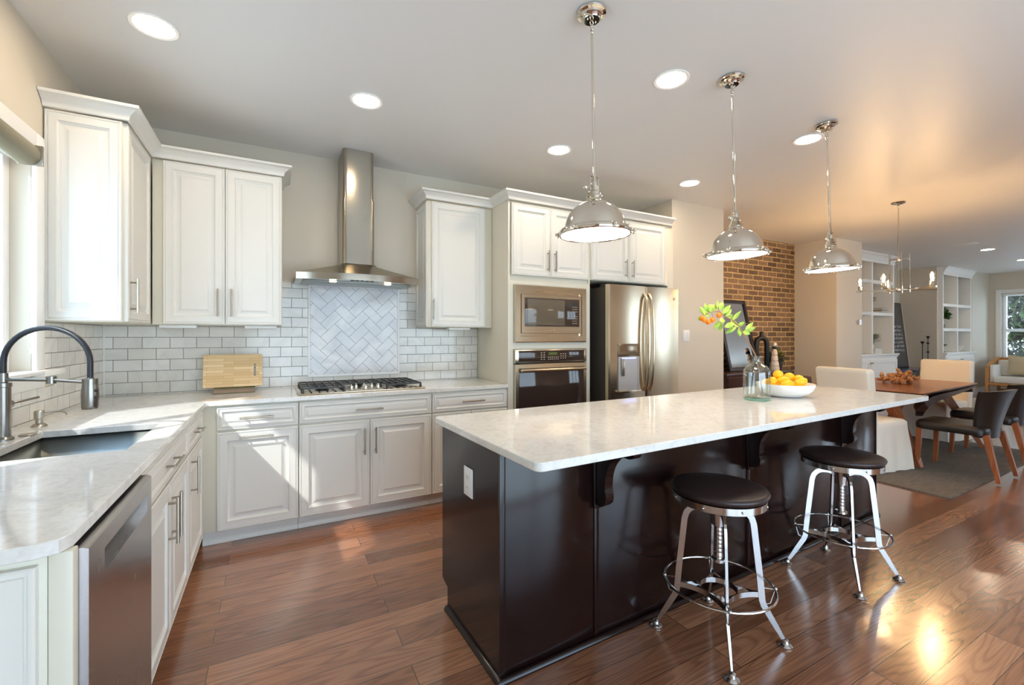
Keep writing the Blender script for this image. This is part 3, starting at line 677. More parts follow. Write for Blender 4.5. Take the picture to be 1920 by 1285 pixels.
for i in range(-14, 15):
    for j in range(-8, 9):
        for k in (0, 1):
            bx0, bz0 = i*tw+j*tw*2*0, 0
            # herringbone lattice in the rotated frame
            ox = (i+2*j)*tw if False else i*tw+j*2*tw
            oz = i*tw-j*2*tw if False else i*tw-j*2*tw
            if k == 0: r_ = (ox, ox+2*tw, oz, oz+tw)
            else: r_ = (ox, ox+tw, oz+tw, oz+3*tw)
            q = [(r_[0]+gap, r_[2]+gap), (r_[1]-gap, r_[2]+gap), (r_[1]-gap, r_[3]-gap), (r_[0]+gap, r_[3]-gap)]
            q = [(cx+(x-z)*c45, cz+(x+z)*c45) for x, z in q]
            if max(p[0] for p in q) < HX0 or min(p[0] for p in q) > HX1 or max(p[1] for p in q) < HZ0 or min(p[1] for p in q) > HZ1: continue
            g.prism(q, -.0135, -.0108, 'y')
for co, no in (((HX0+fr, 0, 0), (-1, 0, 0)), ((HX1-fr, 0, 0), (1, 0, 0)), ((0, 0, HZ0+fr), (0, 0, -1)), ((0, 0, HZ1-fr), (0, 0, 1))):
    r = bmesh.ops.bisect_plane(g.bm, geom=g.bm.verts[:]+g.bm.edges[:]+g.bm.faces[:], plane_co=co, plane_no=no, clear_outer=True)
    bmesh.ops.holes_fill(g.bm, edges=[e for e in g.bm.edges if e.is_boundary], sides=0)
g.done('herringbone_tiles', M_['marble'], t)
g = G(); g.box(HX0+fr, HX1-fr, -.0128, -.0106, HZ0+fr, HZ1-fr); g.done('grout_bed', M_['grout'], t)

# range hood ---------------------------------------------------------------------
t = thing('range_hood', 'stainless steel chimney range hood above the cooktop', 'range hood', (1.597, 0, 1.73))
def hoodring(w, dback, dfront, bow, z, n=16):
    p = [(-w, dback)]
    for i in range(n+1):
        u = -1+2*i/n; p.append((u*w, -(dfront+bow*(1-u*u))))
    p.append((w, dback)); return [(x, y, z) for x, y in p]
def loft(g, R, capb=True, capt=True):
    V = [[g.bm.verts.new(p) for p in r] for r in R]; n = len(V[0])
    for a, b in zip(V, V[1:]):
        for i in range(n): g.bm.faces.new([a[i], a[(i+1) % n], b[(i+1) % n], b[i]])
    if capb: g.bm.faces.new(V[0])
    if capt: g.bm.faces.new(V[-1][::-1])
g = G(); loft(g, [hoodring(.447, -.022, .40, .10, .0), hoodring(.447, -.022, .40, .10, .048), hoodring(.443, -.022, .397, .10, .050), hoodring(.135, -.022, .30, .015, .135), hoodring(.125, -.022, .29, .01, .15)]); g.done('canopy', M_['hoodsteel'], t)
def chim(w, d, z0, z1, r=.03):
    pts = [(-w, -.003), (-w, -d+r)] + [(-w+r-r*math.cos(a), -d+r-r*math.sin(a)) for a in (PI/8, PI/4, 3*PI/8)] + [(-w+r, -d), (w-r, -d)] + [(w-r+r*math.sin(a), -d+r-r*math.cos(a)) for a in (PI/8, PI/4, 3*PI/8)] + [(w, -d+r), (w, -.003)]
    return G().prism(pts, z0, z1, 'z')
chim(.120, .30, .1505, .655).done('lower_chimney', M_['hoodsteel'], t, 50)
chim(.116, .296, .6555, H-1.73-.001).done('upper_chimney', M_['hoodsteel'], t, 50)
g = G(); g.box(-.40, .40, -.36, -.05, -.006, -.0005, .002); f = g.done('filter', M_['sinksteel'], t)
for x in (-.2, .2):
    g = G(); g.lathe([(0, -.012), (.022, -.012), (.026, -.008), (.026, -.0065), (0, -.0065)], (x, -.40, 0), 20); g.done('lamp', M_['puck'], t)
g = G()
for i in range(5): g.box(-.085+i*.035, -.058+i*.035, -.470, -.452, -.004, -.0005, .001)
g.done('control', M_['black'], t)
# cooktop -------------------------------------------------------------------------
t = thing('gas_cooktop', 'five-burner stainless gas cooktop with black cast-iron grates', 'cooktop', (1.60, -.335, .9145))
g = G(); g.box(-.445, .445, -.255, .255, 0, .010, .004); g.done('tray', M_['steel'], t)
def grate(x0, x1):
    g = G(); y0, y1 = -.215, .235; z = .040
    for a, b in (((x0, y0), (x1, y0)), ((x0, y1), (x1, y1)), ((x0, y0), (x0, y1)), ((x1, y0), (x1, y1))): g.tube([(a[0], a[1], z), (b[0], b[1], z)], .0055, 4)
    n = max(2, int((x1-x0)/.05))
    for i in range(1, n): xx = x0+(x1-x0)*i/n; g.tube([(xx, y0, z), (xx, y1, z)], .0055, 4)
    for yy in (y0+.15, y0+.30): g.tube([(x0, yy, z), (x1, yy, z)], .0055, 4)
    for xx in (x0, x1):
        for yy in (y0, y1): g.tube([(xx, yy, z), (xx, yy, .0105)], [.007, .011], 6)
    return g.done('grate', M_['iron'], t)
grate(-.415, -.145); grate(.16, .415)
g = G(); y0, y1 = -.03, .235
for a, b in (((-.135, y0), (.15, y0)), ((-.135, y1), (.15, y1)), ((-.135, y0), (-.135, y1)), ((.15, y0), (.15, y1)), ((0, y0), (0, y1)), ((-.07, y0), (-.07, y1)), ((.08, y0), (.08, y1)), ((-.135, .1), (.15, .1))): g.tube([(a[0], a[1], .04), (b[0], b[1], .04)], .0055, 4)
for xx in (-.135, .15):
    for yy in (y0, y1): g.tube([(xx, yy, .04), (xx, yy, .0105)], [.007, .011], 6)
g.done('grate', M_['iron'], t)
for x, y, r in ((-.28, .12, .04), (-.28, -.10, .035), (.005, .1, .05), (.285, .12, .04), (.285, -.1, .035)):
    g = G(); g.lathe([(0, .0105), (r+.012, .0105), (r+.012, .014), (r, .022), (r, .028), (0, .030)], (x, y, 0), 20); g.done('burner', M_['black'], t)
for x, y in ((-.085, -.14), (-.045, -.085), (.01, -.17), (.012, -.085), (.068, -.10), (.105, -.15)):
    g = G(); g.lathe([(0, .0105), (.022, .0105), (.022, .013), (.015, .016), (.0135, .034), (.011, .036), (0, .036)], (x, y, 0), 18); g.box(x-.003, x+.003, y-.014, y+.014, .034, .046, .002); g.done('knob', M_['chrome'], t)
# ovens ---------------------------------------------------------------------------
def badge(parent, x, z, y, r=.011):
    g = G(); Rx = Matrix.Translation((x, y, z)) @ Matrix.Rotation(PI/2, 4, 'X')
    g.lathe([(0, 0), (r, 0), (r, .0015), (r*.9, .002), (r*.84, .0012), (0, .0012)], n=24, M=Rx)
    pts = [(x+r*.55*math.cos(a)*math.cos(a*.5), y-.0022, z+r*.55*math.sin(a)) for a in [i*.45 for i in range(14)]]; g.tube(pts, r*.06, 5)
    return g.done('badge', M_['chrome'], parent)
t = thing('microwave', 'built-in stainless microwave with dark glass door in the tower', 'microwave', (2.79, TF, 1.262))
g = G(); g.box(.02, .72, .02, .45, .02, .47); g.done('body', M_['black'], t)
g = G(); g.rings(0, .746, 0, .490, [(0, -.0005), (0, -.024), (.008, -.03), (.052, -.03), (.054, -.022), (.056, -.006)]); g.done('trim_frame', M_['steel'], t)
g = G(); g.rings(.060, .688, .078, .412, [(0, -.0065), (0, -.03), (.003, -.033), (.028, -.033), (.029, -.031)]); d = g.done('door', M_['steel'], t)
g = G(); g.box(.090, .658, -.0335, -.0312, .137, .382, .001); gl = g.done('door_glass', mat('microwave_glass', (70, 58, 50), .04), t)
g = G(); g.box(.118, .500, -.0345, -.0336, .152, .372, .001); g.done('window', mat('microwave_window', (104, 94, 80), .06), t)
g = G(); g.box(.585, .635, -.0345, -.0336, .33, .35); g.done('display', emis('dim_display', (60, 60, 40), .2, (30, 28, 22)), t)
g = G()
for i in range(4):
    for j in range(8):
        if j != 3: g.box(.584+i*.015, .591+i*.015, -.0345, -.0336, .312-j*.021, .318-j*.021)
g.done('keypad', mat('keypad_print', (190, 180, 165), .5), t)
badge(t, .374, .106, -.0345, .013)
t = thing('wall_oven', 'built-in wall oven with dark glass door below the microwave', 'oven', (2.79, TF, .50))
g = G(); g.box(.02, .72, .02, .5, .02, .69); g.done('body', M_['black'], t)
g = G(); g.box(0, .746, -.03, -.0005, .585, .703, .004); p = g.done('control_panel', M_['steel'], t)
g = G(); g.box(.032, .716, -.0325, -.0305, .600, .692, .001); g.done('panel_glass', mat('oven_panel_glass', (62, 48, 42), .04), p)
g = G(); g.box(.33, .42, -.0334, -.0326, .652, .676); g.done('display', emis('oven_display', (90, 110, 40), .35, (40, 44, 20)), p)
g = G()
for i in range(2):
    for j in range(4): g.box(.25+i*.028, .262+i*.028, -.0334, -.0326, .612+j*.019, .619+j*.019)
for i in range(6):
    for j in range(2): g.box(.325+i*.02, .335+i*.02, -.0334, -.0326, .612+j*.017, .619+j*.017)
for i in range(3):
    for j in range(3): g.box(.455+i*.024, .465+i*.024, -.0334, -.0326, .618+j*.019, .625+j*.019)
g.done('keypad', bpy.data.materials['keypad_print'], p)
g = G(); g.rings(0, .746, .0, .578, [(0, -.0005), (0, -.028), (.004, -.032), (.034, -.032), (.036, -.03)]); d = g.done('door', M_['steel'], t)
g = G(); g.box(.037, .709, -.0345, -.0306, .037, .541, .001); g.done('door_glass', mat('oven_glass', (58, 46, 42), .05), d)
g = G(); g.tube([(.04, -.07, .527), (.373, -.076, .527), (.706, -.07, .527)], .0135, 14)
for x in (.05, .696): g.tube([(x, -.033, .527), (x, -.068, .527)], .010, 10)
g.done('handle', M_['steel'], d)
# fridge ----------------------------------------------------------------------------
t = thing('refrigerator', 'stainless french-door refrigerator with water and ice dispenser', 'refrigerator', (3.685, 0, .0))
FF = -.80
g = G(); g.box(.02, .885, FF+.055, -.03, .03, 1.775, .004); g.done('body', M_['fridgeside'], t)
g = G(); g.box(.03, .10, FF+.06, FF+.16, 1.776, 1.80, .006); g.box(.80, .87, FF+.06, FF+.16, 1.776, 1.80, .006); g.done('hinge_cover', M_['fridgeside'], t)
def fdoor(x0, x1, z0, z1, hole=None):
    g = G(); n = 10; R = []; W_ = x1-x0
    def prof(z, e):
        return [(x0+e, FF+.045, z), (x0+e, FF+.006, z)] + [(x0+.012+(W_-.024)*i/n, FF-.012*math.sin(PI*(.08+.84*i/n))-.003, z) for i in range(n+1)] + [(x1-e, FF+.006, z), (x1-e, FF+.045, z)]
    loft(g, [prof(z0, .003), prof(z0+.004, 0), prof(z1-.004, 0), prof(z1, .003)]); return g
d1 = fdoor(.0, .455, .62, 1.79).done('door', M_['steel'], t); d2 = fdoor(.459, .905, .62, 1.79).done('door', M_['steel'], t)
fdoor(.0, .905, .05, .612).done('freezer_drawer', M_['steel'], t)
hm = M_['chromeb']
for x, d in ((.428, d1), (.487, d2)):
    g = G(); pts = [(x, FF-.020-.052*math.sin(PI*min(1, max(0, (u))))**.6 if 0 < u < 1 else FF-.012, .80+.92*u) for u in [i/18 for i in range(19)]]
    g.tube(pts, .0145, 10, flat=(1, .9)); g.done('handle', M_['steel'], d)
g = G(); g.tube([(.04, FF-.07, .545), (.45, FF-.076, .545), (.865, FF-.07, .545)], .013, 10)
for x in (.06, .845): g.tube([(x, FF-.005, .545), (x, FF-.07, .545)], .01, 8)
g.done('handle', M_['steel'], t)
g = G(); yy = FF-.018; g.box(.098, .352, yy-.006, yy+.006, 1.128, 1.246, .003); dp = g.done('dispenser_panel', mat('dispenser_panel', (150, 132, 112), .2, .8), d1)
g = G(); g.rings(.098, .352, .80, 1.126, [(0, yy+.004), (0, yy-.004), (.010, yy-.004), (.012, yy+.002), (.012, yy+.003)]); g.done('dispenser_bay', mat('dispenser_bay', (196, 192, 190), .35, .4), d1)
g = G(); g.box(.135, .172, yy-.012, yy+.0, .95, 1.11, .004); g.done('dispenser_paddle', M_['nickel'], d1)
g = G(); g.box(.095, .355, yy-.03, yy, .795, .815, .003); g.done('dispenser_shelf', M_['steel'], d1)
g = G(); g.box(.14, .31, yy-.006, yy-.001, 1.108, 1.116); g.done('dispenser_light', emis('dispenser_blue_glow', (120, 140, 255), 2.5), d1)
badge(d2, .835, 1.685, FF-.0145, .014)

# ================================================================== ISLAND
IA = math.radians(1.63); IL = (1.7409, -2.7223, 0)
t = thing('kitchen_island', 'long dark espresso island base with seating side towards the camera', 'kitchen island', IL, IA)
g = G(); g.box(.042, 3.176, .316, .892, .10, .8835); g.box(.042, 3.176, .316, .82, .0015, .10); g.done('body', M_['espresso'], t)
g = G(); g.prism([(.308, .0015), (.835, .0015), (.835, .105), (.902, .125), (.902, .8835), (.308, .8835)], .030, .0415, 'x'); g.done('end_panel', M_['espresso'], t)
g = G(); g.prism([(.308, .0015), (.835, .0015), (.835, .105), (.902, .125), (.902, .8835), (.308, .8835)], 3.1765, 3.187, 'x'); g.done('end_panel', M_['espresso'], t)
for a, b in ((.052, .494), (.522, 1.596), (1.622, 2.658), (2.684, 3.170)):
    g = G(); g.box(a, b, .3100, .3155, .012, .8835, .001); g.done('back_panel', M_['espresso'], t)
for x in (.508, 1.609, 2.671):
    g = G(); g.box(x-.013, x+.013, .3065, .3155, .012, .8835, .002); g.done('batten', M_['espresso'], t)
g = G(); g.box(.028, .054, .3035, .3155, .0015, .8835, .002); g.done('corner_post', M_['espresso'], t)
SM = [(0, .0015), (.018, .0015), (.018, .008), (.013, .016), (.006, .021), (0, .022)]
g = G(); g.sweep([(.030, .835), (.030, .3035), (3.187, .3035)][::1], SM); g.done('shoe_molding', M_['espresso'], t)
def corbel(u):
    r = thing('corbel', '', 'bracket', (0, 0, 0), 0)
    bpy.data.objects.remove(r)
    P0 = [(.3025, .8835), (.075, .8835), (.075, .862)]
    P0 += [(.075+.028*(1-math.cos(a)), .862-.028*math.sin(a)) for a in [PI/2*i/6 for i in range(1, 7)]]
    P0 += [(.125, .834)]
    P0 += [(.125+.115*math.sin(a), .834-.145*(1-math.cos(a))) for a in [PI/2*i/8 for i in range(1, 9)]]
    P0 += [(.240, .668), (.232, .640), (.238, .615), (.258, .598), (.3025, .592)]
    g = G(); g.prism([(v, z) for v, z in P0], u-.014, u+.030, 'x'); c = g.done('corbel', M_['espresso'], t)
    g = G(); g.box(u-.022, u+.038, .297, .3060, .575, .8830, .002); g.done('backplate', M_['espresso'], c)
for u in (.508, 1.609, 2.671): corbel(u)
# island worktop
g = G(); rr = .03; LX, LY = 3.154, .943
poly = arc((rr, rr), rr, PI, 1.5*PI, 6)+arc((LX-rr, rr), rr, 1.5*PI, 2*PI, 6)+arc((LX-rr, LY-rr), rr, 0, PI/2, 6)+arc((rr, LY-rr), rr, PI/2, PI, 6)
g.prism(poly, 0, .030, 'z'); o = g.done('island_worktop', M_['quartz']); o.location = (IL[0], IL[1], .884); o.rotation_euler = (0, 0, IA)
bv = o.modifiers.new('edge', 'BEVEL'); bv.width = .003; bv.segments = 2; bv.limit_method = 'ANGLE'; bv.angle_limit = 1.0
tag(o, 'long white quartz slab with rounded corners on the island', 'countertop')
# outlet on the island end
def isl(u, v, z): c, s = math.cos(IA), math.sin(IA); return (IL[0]+u*c-v*s, IL[1]+u*s+v*c, z)
def outlet(name, label, loc, rz, w=.078, h=.122, duplex=True, cat='outlet'):
    t = thing(name, label, cat, loc, rz)
    g = G(); g.box(-w/2, w/2, -.006, -.0005, -h/2, h/2, .0025); g.done('plate', M_['plastic'], t)
    if duplex:
        for z in (-.022, .022):
            g = G(); g.box(-.017, .017, -.0085, -.0062, z-.014, z+.014, .002); s_ = g.done('socket', M_['plastic'], t)
            g = G(); g.box(-.008, -.006, -.0089, -.0086, z-.003, z+.006); g.box(.005, .007, -.0089, -.0086, z-.003, z+.005); g.done('slots', M_['black'], s_)
    else:
        for x in (-.021, .021):
            g = G(); g.box(x-.016, x+.016, -.010, -.0062, -.033, .033, .002); g.done('rocker', M_['plastic'], t)
outlet('power_outlet', 'white duplex power outlet on the dark island end panel', isl(.0295, .584, .686), IA-PI/2, .088, .125)
outlet('light_switch', 'white double rocker light switch on the wall right of the refrigerator', (4.955, -.583, 1.322), 0, .10, .12, False, 'switch')
t = thing('thermostat', 'round black and silver thermostat on the wall beyond the brick', 'thermostat', (8.975, -.44, 1.53))
g = G(); RX = Matrix.Rotation(PI/2, 4, 'X'); g.lathe([(0, .0005), (.042, .0005), (.042, .025), (.038, .028), (0, .028)], n=28, M=RX); g.done('ring', M_['chrome'], t)
g = G(); g.lathe([(0, .0285), (.034, .0285), (.034, .0295), (0, .0295)], n=28, M=RX); g.done('face', M_['glossblack'], t)

# ================================================================== STOOLS
def make_stool():
    t = thing('bar_stool', 'chrome adjustable bar stool with dark round seat at the near end of the island', 'stool', (0, 0, 0), 0, 'chrome swivel stools at the island')
    g = G(); g.lathe([(0, .628), (.175, .628), (.188, .633), (.196, .642), (.199, .650), (.196, .657), (.180, .662), (.10, .665), (0, .666)], n=48); g.done('seat', M_['seatpad'], t, 60)
    g = G(); g.lathe([(.0, .598), (.186, .598), (.189, .600), (.189, .628), (.0, .628)], n=48)
    for i in range(8):
        a = i*PI/4+.3; g.ball((.19*math.cos(a), .19*math.sin(a), .614), .005, 8, 6)
    g.done('seat_band', M_['chromeb'], t)
    g = G(); z = .36; pr = [(0, .33), (.028, .33), (.028, .342), (.016, .345)]
    while z < .585: pr += [(.0185, z), (.0155, z+.009), (.0155, z+.011)]; z += .018
    pr += [(.018, .598), (0, .598)]; g.lathe(pr, n=20); g.done('screw', M_['chromeb'], t, 60)
    g = G(); g.lathe([(.020, .49), (.028, .49), (.031, .52), (.040, .566), (.02, .566)], n=24, cap=False); g.done('hub', M_['chromeb'], t)
    path = [(.024, .548), (.060, .562), (.092, .562), (.115, .552), (.132, .532), (.140, .505), (.149, .42), (.163, .29), (.173, .180), (.180, .160), (.215, .098), (.254, .030)]
    for k in range(4):
        a = k*PI/2; ca, sa = math.cos(a), math.sin(a)
        g = G(); g.tube([(r*ca, r*sa, z) for r, z in path], [.012, .0125, .0125, .0125, .0125, .0125, .0125, .0125, .0125, .0125, .0115, .008], 4, flat=(1, .42), up=(ca, sa, .9)); lg = g.done('leg', M_['chromeb'], t)
        g = G(); g.lathe([(0, .0012), (.026, .0012), (.0275, .005), (.021, .011), (.015, .014), (.013, .026), (0, .034)], (.262*ca, .262*sa, 0), 20); g.done('foot', M_['chromeb'], lg)
    g = G(); g.tube([(.222*math.cos(a), .222*math.sin(a), .235) for a in [i*PI/24 for i in range(48)]], .0052, 8, closed=True); g.done('foot_ring', M_['chromeb'], t)
    g = G(); g.tube([(.075*math.cos(a), .075*math.sin(a), .205) for a in [i*PI/16 for i in range(32)]], .011, 4, closed=True, flat=(1, .16), up=(0, 0, 1)); g.done('inner_ring', M_['chromeb'], t)
    for k in range(4):
        a0, a1 = k*PI/2, (k+1)*PI/2
        g = G(); P0 = Vector((.168*math.cos(a0), .168*math.sin(a0), .205)); P2 = Vector((.168*math.cos(a1), .168*math.sin(a1), .205)); am = (a0+a1)/2; P1 = Vector((.030*math.cos(am), .030*math.sin(am), .205))
        g.tube([P0*(1-u)**2+P1*2*u*(1-u)+P2*u*u for u in [i/10 for i in range(11)]], .011, 4, flat=(1, .16), up=(0, 0, 1)); g.done('brace', M_['chromeb'], t)
    for k in range(4):
        a = k*PI/2; ca, sa = math.cos(a), math.sin(a)
        g = G(); g.tube([(.178*ca, .178*sa, .165), (.205*ca, .205*sa, .175), (.222*ca, .222*sa, .235), (.172*ca, .172*sa, .236)], .003, 6); g.ball((.224*ca, .224*sa, .237), .009, 10, 8); g.done('ring_bracket', M_['chromeb'], t)
    return t
st = make_stool(); st.location = (2.73, -2.632, 0); st.rotation_euler = (0, 0, math.radians(47))
dup(st, 'chrome adjustable bar stool with dark round seat, the one nearer the dining table', (3.80, -2.612, 0), (0, 0, math.radians(42)))

# ================================================================== COUNTER ITEMS
t = thing('cutting_board', 'bamboo cutting board with a handle slot leaning on the backsplash', 'cutting board', (.755, -.155, .9495), math.radians(-2))
t.rotation_euler = (math.radians(-14), 0, math.radians(1.5))
g = G(); w, h = .182, .238; r = .015
outer = arc((w-r, r), r, -PI/2, 0, 4)+arc((w-r, h-r), r, 0, PI/2, 4)+arc((-w+r, h-r), r, PI/2, PI, 4)+arc((-w+r, r), r, PI, 1.5*PI, 4)
sl = [(.128, .075), (.142, .075), (.142, .165), (.128, .165)]
def plate_hole(g, outer, hole, a, b):
    # outer CCW polygon and quad hole -> two faces joined by bridging through nearest points
    for yy in (a, b):
        O = [g.bm.verts.new((x, yy, z)) for x, z in outer]; I = [g.bm.verts.new((x, yy, z)) for x, z in hole]
        es = [g.bm.edges.new((O[i], O[(i+1) % len(O)])) for i in range(len(O))]+[g.bm.edges.new((I[i], I[(i+1) % len(I)])) for i in range(len(I))]
        bmesh.ops.triangle_fill(g.bm, edges=es, use_beauty=True)
        if yy == a: A, AI = O, I
        else: B, BI = O, I
    for X, Y in ((A, B), (AI, BI)):
        for i in range(len(X)): g.bm.faces.new([X[i], X[(i+1) % len(X)], Y[(i+1) % len(Y)], Y[i]])
plate_hole(g, outer, sl, -.009, .009); g.done('board', M_['bamboo'], t)
t = thing('cookbook', 'thin closed book propping the foot of the bamboo board', 'book', (.765, -.20, .9147), math.radians(1))
g = G(); g.box(-.125, .125, -.045, .06, 0, .004, .001); g.box(-.125, .125, -.045, .06, .028, .032, .001); g.done('cover', mat('green_book_cover', (96, 98, 66), .4), t)
g = G(); g.box(-.122, .122, -.042, .058, .004, .028); g.done('pages', mat('book_pages', (150, 126, 106), .8), t)

def camRN(px, F):   # camera-frame position -> world x,y at depth F
    R = (px-960)/828.85*F; s, c = .4754, .8797
    return (1.0067+F*s+R*c, -3.911+F*c-R*s)
VX, VY = camRN(1419, 2.80); BX, BY = camRN(1472, 2.97)
ct, stt = math.cos(math.radians(28.389)), math.sin(math.radians(28.389))
def off(R, Nn): return (R*ct-Nn*stt*1.0, -R*stt-Nn*ct)   # right, towards camera
t = thing('glass_bottle_vase', 'clear glass bottle vase with pale green base beside the fruit bowl', 'vase', (VX, VY, .9145))
g = G(); g.lathe([(.0, .010), (.066, .010), (.074, .016), (.0775, .03), (.0775, .165), (.074, .190), (.060, .212), (.040, .224), (.029, .232), (.026, .240), (.026, .262), (.030, .268), (.031, .274), (.0285, .276), (.0245, .262), (.0245, .240), (.028, .230), (.04, .221), (.058, .209), (.0715, .188), (.075, .165), (.075, .03), (.070, .018), (.0, .014)], n=40); g.done('body', M_['vaseglass'], t, 60)
g = G(); g.lathe([(0, .0005), (.070, .0005), (.0765, .008), (.0765, .012), (.06, .0095), (0, .0095)], n=40); g.done('base', M_['baseglass'], t, 60)
# branch
def vp(px, py, dn=0):  # pixel at vase depth, relative to the vase base
    F = 2.80-dn; X, Y = camRN(px, F); Z = 1.3183-(py-630.15)/828.85*F
    return Vector((X-VX, Y-VY, Z-.9145))
t = thing('citrus_branch', 'arching branch of yellow-green leaves and small orange fruit in the bottle', 'branch', (VX, VY, .9145))
stem = [vp(1431, 738), vp(1424, 700), vp(1417, 668), vp(1406, 646), vp(1394, 627), vp(1386, 612), vp(1374, 601), vp(1360, 594), vp(1348, 584), vp(1334, 584), vp(1320, 592)]
stem[0].z = .02
g = G(); g.tube(stem, [.0045, .0045, .0045, .0042, .004, .0036, .0032, .003, .0026, .0022, .0018], 8)
for a, b in ((5, (1402, 606)), (6, (1372, 618)), (7, (1345, 603)), (8, (1347, 569)), (9, (1338, 600))):
    g.tube([stem[a], vp(*b)], [.002, .0012], 6)
g.done('stem', M_['bark'], t)
rnd = random.Random(4)
def leaf(g, base, tip, w, nrm):
    d = tip-base; s_ = d.cross(nrm).normalized(); u = d.cross(s_).normalized(); pts = []
    prof = [0, .55, .9, 1, .85, .5, 0]; n = len(prof)-1; L_, M__, R_ = [], [], []
    for i, k in enumerate(prof):
        c = base+d*(i/n)+u*(math.sin(PI*i/n)*w*.35)
        M__.append(g.bm.verts.new(c)); L_.append(g.bm.verts.new(c+s_*w*k-u*w*k*.25) if k else M__[-1]); R_.append(g.bm.verts.new(c-s_*w*k-u*w*k*.25) if k else M__[-1])
    for i in range(n):
        for A in (L_, R_):
            q = []
            for v in (M__[i], M__[i+1], A[i+1], A[i]):
                if v not in q: q.append(v)
            if len(q) > 2: g.bm.faces.new(q)
lv = [((1322, 592), (1312, 574)), ((1328, 590), (1322, 568)), ((1334, 588), (1329, 570)), ((1344, 582), (1331, 571)), ((1346, 580), (1345, 562)), ((1350, 582), (1356, 566)),
      ((1354, 590), (1370, 572)), ((1360, 594), (1372, 580)), ((1372, 602), (1390, 583)), ((1352, 596), (1357, 606)), ((1370, 600), (1386, 614)), ((1350, 602), (1338, 618)),
      ((1352, 600), (1350, 624)), ((1382, 612), (1360, 626)), ((1386, 614), (1388, 632)), ((1392, 624), (1418, 614)), ((1396, 622), (1413, 604)), ((1392, 622), (1407, 627)),
      ((1322, 594), (1308, 600)), ((1378, 606), (1358, 614)), ((1364, 596), (1374, 590)), ((1330, 594), (1318, 584)), ((1384, 612), (1396, 604))]
for k, (a, b) in enumerate(lv):
    dn = rnd.uniform(-.03, .03); g = G(); nr = Vector(off(rnd.uniform(-.5, .5), 1)+(rnd.uniform(-.2, .6),)).normalized()
    leaf(g, vp(a[0], a[1]), vp(b[0], b[1], dn), .0155+rnd.uniform(-.003, .003), nr); o = g.done('leaf', M_['leaf'], t, 80)
    o.modifiers.new('thick', 'SOLIDIFY').thickness = .0006
for (x, y) in ((1317, 597), (1321, 600), (1328, 604), (1336, 600), (1348, 591)):
    g = G(); g.ball(vp(x, y, rnd.uniform(-.01, .02)), (.0165, .0165, .0175), 16, 10); g.done('fruit', M_['orange'], t)
t = thing('fruit_bowl', 'wide white ceramic bowl holding lemons on the island', 'bowl', (BX, BY, .9145))
g = G(); g.lathe([(0, .0005), (.090, .0005), (.104, .004), (.138, .022), (.160, .046), (.172, .074), (.1745, .086), (.1705, .086), (.167, .074), (.155, .048), (.134, .028), (.098, .011), (0, .008)], n=48); g.done('shell', M_['white'], t, 60)
nm = ['topmost lemon crowning the pile in the white bowl', 'round lemon at the left of the pile, by the bottle', 'lemon behind the centre of the pile in the bowl', 'oval lemon lying across the middle of the bowl front', 'low lemon at the front centre rim of the bowl', 'knobbly lemon at the back right of the bowl', 'pointed lemon at the right front of the bowl', 'lemon seen through the glass bottle at the bowl edge', 'lemon tucked under the topmost one at the back of the bowl']
fr_ = [(1459, 703, .0, 1, 0), (1448, 715.5, .03, 1.0, 20), (1480, 707.5, -.05, 1.12, 10), (1469, 714.5, .035, 1.4, 5), (1476, 721.5, .085, 1.4, -5), (1498, 712, -.03, 1.15, 30), (1501, 717.5, .045, 1.45, -25), (1438, 719, -.02, 1.1, 0), (1462, 716, -.07, 1.1, 0)]
for (px_, py_, nn, el, rot), lab in zip(fr_, nm):
    F = 2.97-nn; X, Y = camRN(px_, F); Z = 1.3183-(py_-630.15)/828.85*F; r = .0315
    t = thing('lemon', lab, 'fruit', (X, Y, Z), 0, 'lemons in the white bowl'); t.rotation_euler = (0, math.radians(rot), -math.radians(28))
    g = G(); g.lathe([(0, -r*el-.004), (.006, -r*el)]+[(r*math.cos(a), r*el*math.sin(a)*.98) for a in [-PI/2+PI*(i+1)/12 for i in range(11)]]+[(.006, r*el), (0, r*el+.005)], n=20, M=Matrix.Rotation(PI/2, 4, 'Y')); g.done('peel', M_['lemon'], t, 70)

# ================================================================== LIGHT FITTINGS
RL = [((.515, -1.284), 'recessed ceiling light nearest the camera, above the sink counter'), ((1.515, -1.076), 'recessed ceiling light in front of the range hood'),
      ((2.995, -2.134), 'recessed ceiling light between the first and second pendants'), ((2.973, -1.044), 'recessed ceiling light in front of the oven tower'),
      ((4.487, -2.076), 'recessed ceiling light beside the third pendant canopy'), ((4.497, -1.011), 'recessed ceiling light in front of the refrigerator'),
      ((11.593, -1.171), 'recessed living room light in line with the tall bookcase'), ((13.60, -1.130), 'recessed living room light closest to the far window')]
first = None
for (x, y), lab in RL:
    if first is None:
        t = thing('recessed_light', lab, 'ceiling light', (x, y, H), 0, 'recessed ceiling lights')
        g = G(); g.lathe([(.078, -.0005), (.098, -.0005), (.098, -.004), (.094, -.007), (.080, -.005), (.078, -.003)], n=40, cap=False); bmesh.ops.remove_doubles(g.bm, verts=g.bm.verts, dist=1e-6); g.done('trim_ring', M_['trim'], t)
        g = G(); g.lathe([(0, -.0008), (.079, -.0008), (.079, -.0028), (0, -.0034)], n=40); g.done('lens', M_['lamp'], t); first = t
    else: dup(first, lab, (x, y, H))
